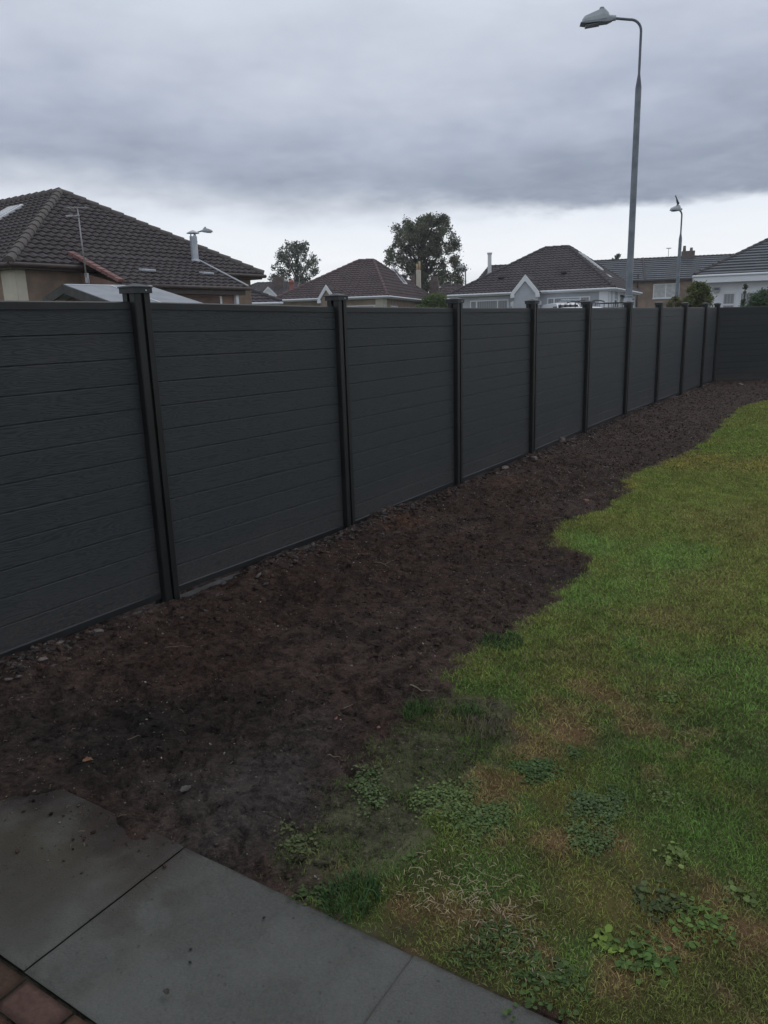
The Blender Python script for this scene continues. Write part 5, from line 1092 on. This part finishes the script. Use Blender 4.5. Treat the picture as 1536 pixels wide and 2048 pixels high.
# ------------------------------------------------------------------ trees and bushes
def foliage(name, clumps, n, leaf, cols, parent, squash=.9, surf=.55, seed=1):
    """clumps: (x, y, z, radius); leaves mostly on the clumps' outsides so that gaps stay between them"""
    r = np.random.RandomState(seed); C = np.array(clumps); wt = C[:, 3]**2; wt /= wt.sum(); k_ = r.choice(len(C), n, p=wt)
    d = r.normal(size=(n, 3)); d /= np.linalg.norm(d, axis=1)[:, None]; rad = C[k_, 3]*(surf+(1-surf)*r.rand(n)**.6)*(1+.35*r.normal(size=n)*.5)
    P_ = C[k_, :3]+d*rad[:, None]*np.array([1, 1, squash])+r.normal(size=(n, 3))*C[k_, 3][:, None]*.32; nrm_ = d*.5+r.normal(size=(n, 3))*.6; nrm_ /= np.linalg.norm(nrm_, axis=1)[:, None]
    a = np.cross(nrm_, r.normal(size=(n, 3))); a /= np.linalg.norm(a, axis=1)[:, None]; b = np.cross(nrm_, a); s = (leaf*r.uniform(.6, 1.4, n))[:, None]
    V_ = np.stack([P_-a*s*.6, P_-b*s*.32, P_+a*s*.6, P_+b*s*.32], 1).reshape(-1, 3); i = np.arange(n)*4; F_ = np.c_[i, i+1, i+2, i+3]
    tone = r.rand(len(C))[k_]; cc = np.array(cols[0])*(1-tone[:, None])+np.array(cols[1])*tone[:, None]; cc = cc*r.uniform(.65, 1.35, (n, 1))
    return np_mesh(name, V_, F_, m_tree, parent, cols=np.repeat(cc, 4, 0))
def tree(px0, px1, ptop, D, label, env, n, leaf, cols, ncl, cr, seed, trunk_r=.3, name='tree', gap=.0, group='trees beyond the roofs'):
    """env(f) -> (centre offset, half width) as fractions of the crown width at height fraction f"""
    pc = at((px0+px1)/2, ptop, D); W = (px1-px0)/FPX*D; H = pc[2]; zb = 1.6; o = empty(name, (pc[0], D, 0), 0, label, 'tree', group); r = random.Random(seed)
    clumps = []; b = MB(); b.tube([(0, 0, -.3), (.1, 0, zb), (.0, .1, H*.5), (.1, 0, H*.85)], [trunk_r, trunk_r*.8, trunk_r*.5, trunk_r*.12], 10)
    zv = at(0, 640, D)[2]                                       # the crown reaches well below the roofs in front
    zb = min(zb, zv)
    for k_ in range(ncl):
        f = ((k_+.5)/ncl)**1.0; co, hw = env(f); a = r.uniform(0, 2*math.pi); q = r.random()**.5
        rc = cr*W*r.uniform(.6, 1.3)*(1-.25*f); m_ = max(0, hw*W-rc*.7); x = co*W+m_*q*math.cos(a); y = m_*q*math.sin(a)*.9; z = min(zb+(H-zb)*f, H-rc*.8)
        clumps.append((x, y, z, rc))
        if k_ % 2 == 0: b.tube([(0, 0, max(zb*.6, z-1.8-abs(x)*.5)), (x*.5, y*.5, z-.7), (x, y, z)], [trunk_r*.25, trunk_r*.12, .02], 5)
    b.build('trunk', m_bark, o, smooth=True); foliage('crown', clumps, n, leaf, cols, o, seed=seed); return o
e1 = lambda f: (.0+.02*math.sin(f*9), (.56 if f < .5 else .56*math.sqrt(max(0, 1-((f-.5)/.56)**2))))
tree(537, 643, 485, 92, 'rounded open crowned tree left of centre, the smaller of two big trees', e1, 15000, .20, ((.095, .11, .08), (.17, .19, .145)), 150, .075, 3, .3)
e2 = lambda f: (-.01+.14*max(0, f-.5), (.58 if f < .62 else .5*math.sqrt(max(0, 1-((f-.6)/.5)**2))*(.95)))
tree(764, 922, 434, 82, 'large leafy tree behind the reddish bungalow, tallest in view', e2, 60000, .17, ((.075, .092, .060), (.17, .18, .115)), 300, .058, 5, .45)
tree(1216, 1252, 509, 110, 'small far tree top left of the tall lamp post', e1, 2600, .22, ((.07, .08, .06), (.10, .11, .08)), 40, .10, 7, .2)
tree(540, 556, 548, 96, 'little tree crown at the foot of the rounded tree', e1, 1600, .22, ((.06, .065, .05), (.09, .095, .07)), 26, .14, 9, .1)
def bush(px0, px1, ptop, D, label, n, leaf, cols, seed, name='bush', ncl=26, depth=.6, spike=0., group='bushes beyond the fence', open_=.0):
    pc = at((px0+px1)/2, ptop, D); W = (px1-px0)/FPX*D; H = pc[2]; o = empty(name, (pc[0], D, 0), 0, label, 'bush' if name == 'bush' else 'tree', group); r = random.Random(seed); cl = []; b = MB()
    for k_ in range(ncl):
        f = r.random()**.7; hw = W/2*math.sqrt(max(.05, 1-(f**5)*.9)); rc = W*.11*r.uniform(.6, 1.2); x = r.uniform(-1, 1)*max(0, hw-rc); y = r.uniform(-1, 1)*max(0, hw-rc)*depth; z = .9+(H-rc-.9)*f
        cl.append((x, y, z, rc)); b.tube([(x*.2, y*.2, 0), (x*.6, y*.6, z*.6), (x, y, z)], [.04, .025, .01], 5)
    b.build('stems', m_bark, o, smooth=True); foliage('foliage', cl, n, leaf, cols, o, seed=seed); return o
bush(828, 912, 587, 38, 'light green rounded bush right of the reddish bungalow', 9000, .10, ((.11, .16, .065), (.17, .22, .095)), 11, ncl=90)
bush(1362, 1432, 562, 32, 'yellowish green loose bush beside the white bungalow', 11000, .075, ((.14, .145, .05), (.12, .165, .065)), 13, ncl=80)
bush(1332, 1372, 590, 31, 'low thin olive bush left of the yellowish bush', 2500, .07, ((.13, .14, .06), (.16, .16, .08)), 17, ncl=30)
bush(1484, 1575, 578, 27.5, 'dark green shrub in front of the white bungalow windows', 13000, .06, ((.08, .12, .07), (.13, .175, .10)), 19, ncl=90)
bush(1478, 1500, 566, 29.0, 'single upright shoot rising beside the dark green shrub', 500, .06, ((.07, .09, .05), (.1, .12, .07)), 23, ncl=8)

# ------------------------------------------------------------------ damp air
hz_m = bpy.data.materials.new('haze'); hz_m.use_nodes = True; t = NT(hz_m.node_tree); t.n.remove(t.n['Principled BSDF'])
pv = t.node('ShaderNodeVolumePrincipled', {'Color': (.965, .98, 1., 1), 'Density': .00065, 'Anisotropy': .0}); t.l.new(pv.outputs[0], t.n['Material Output'].inputs['Volume'])
hb = MB().b2(-460, 460, -460, 460, -2.5, 13.5).build('haze', hz_m); tag(hb, kind='stuff')
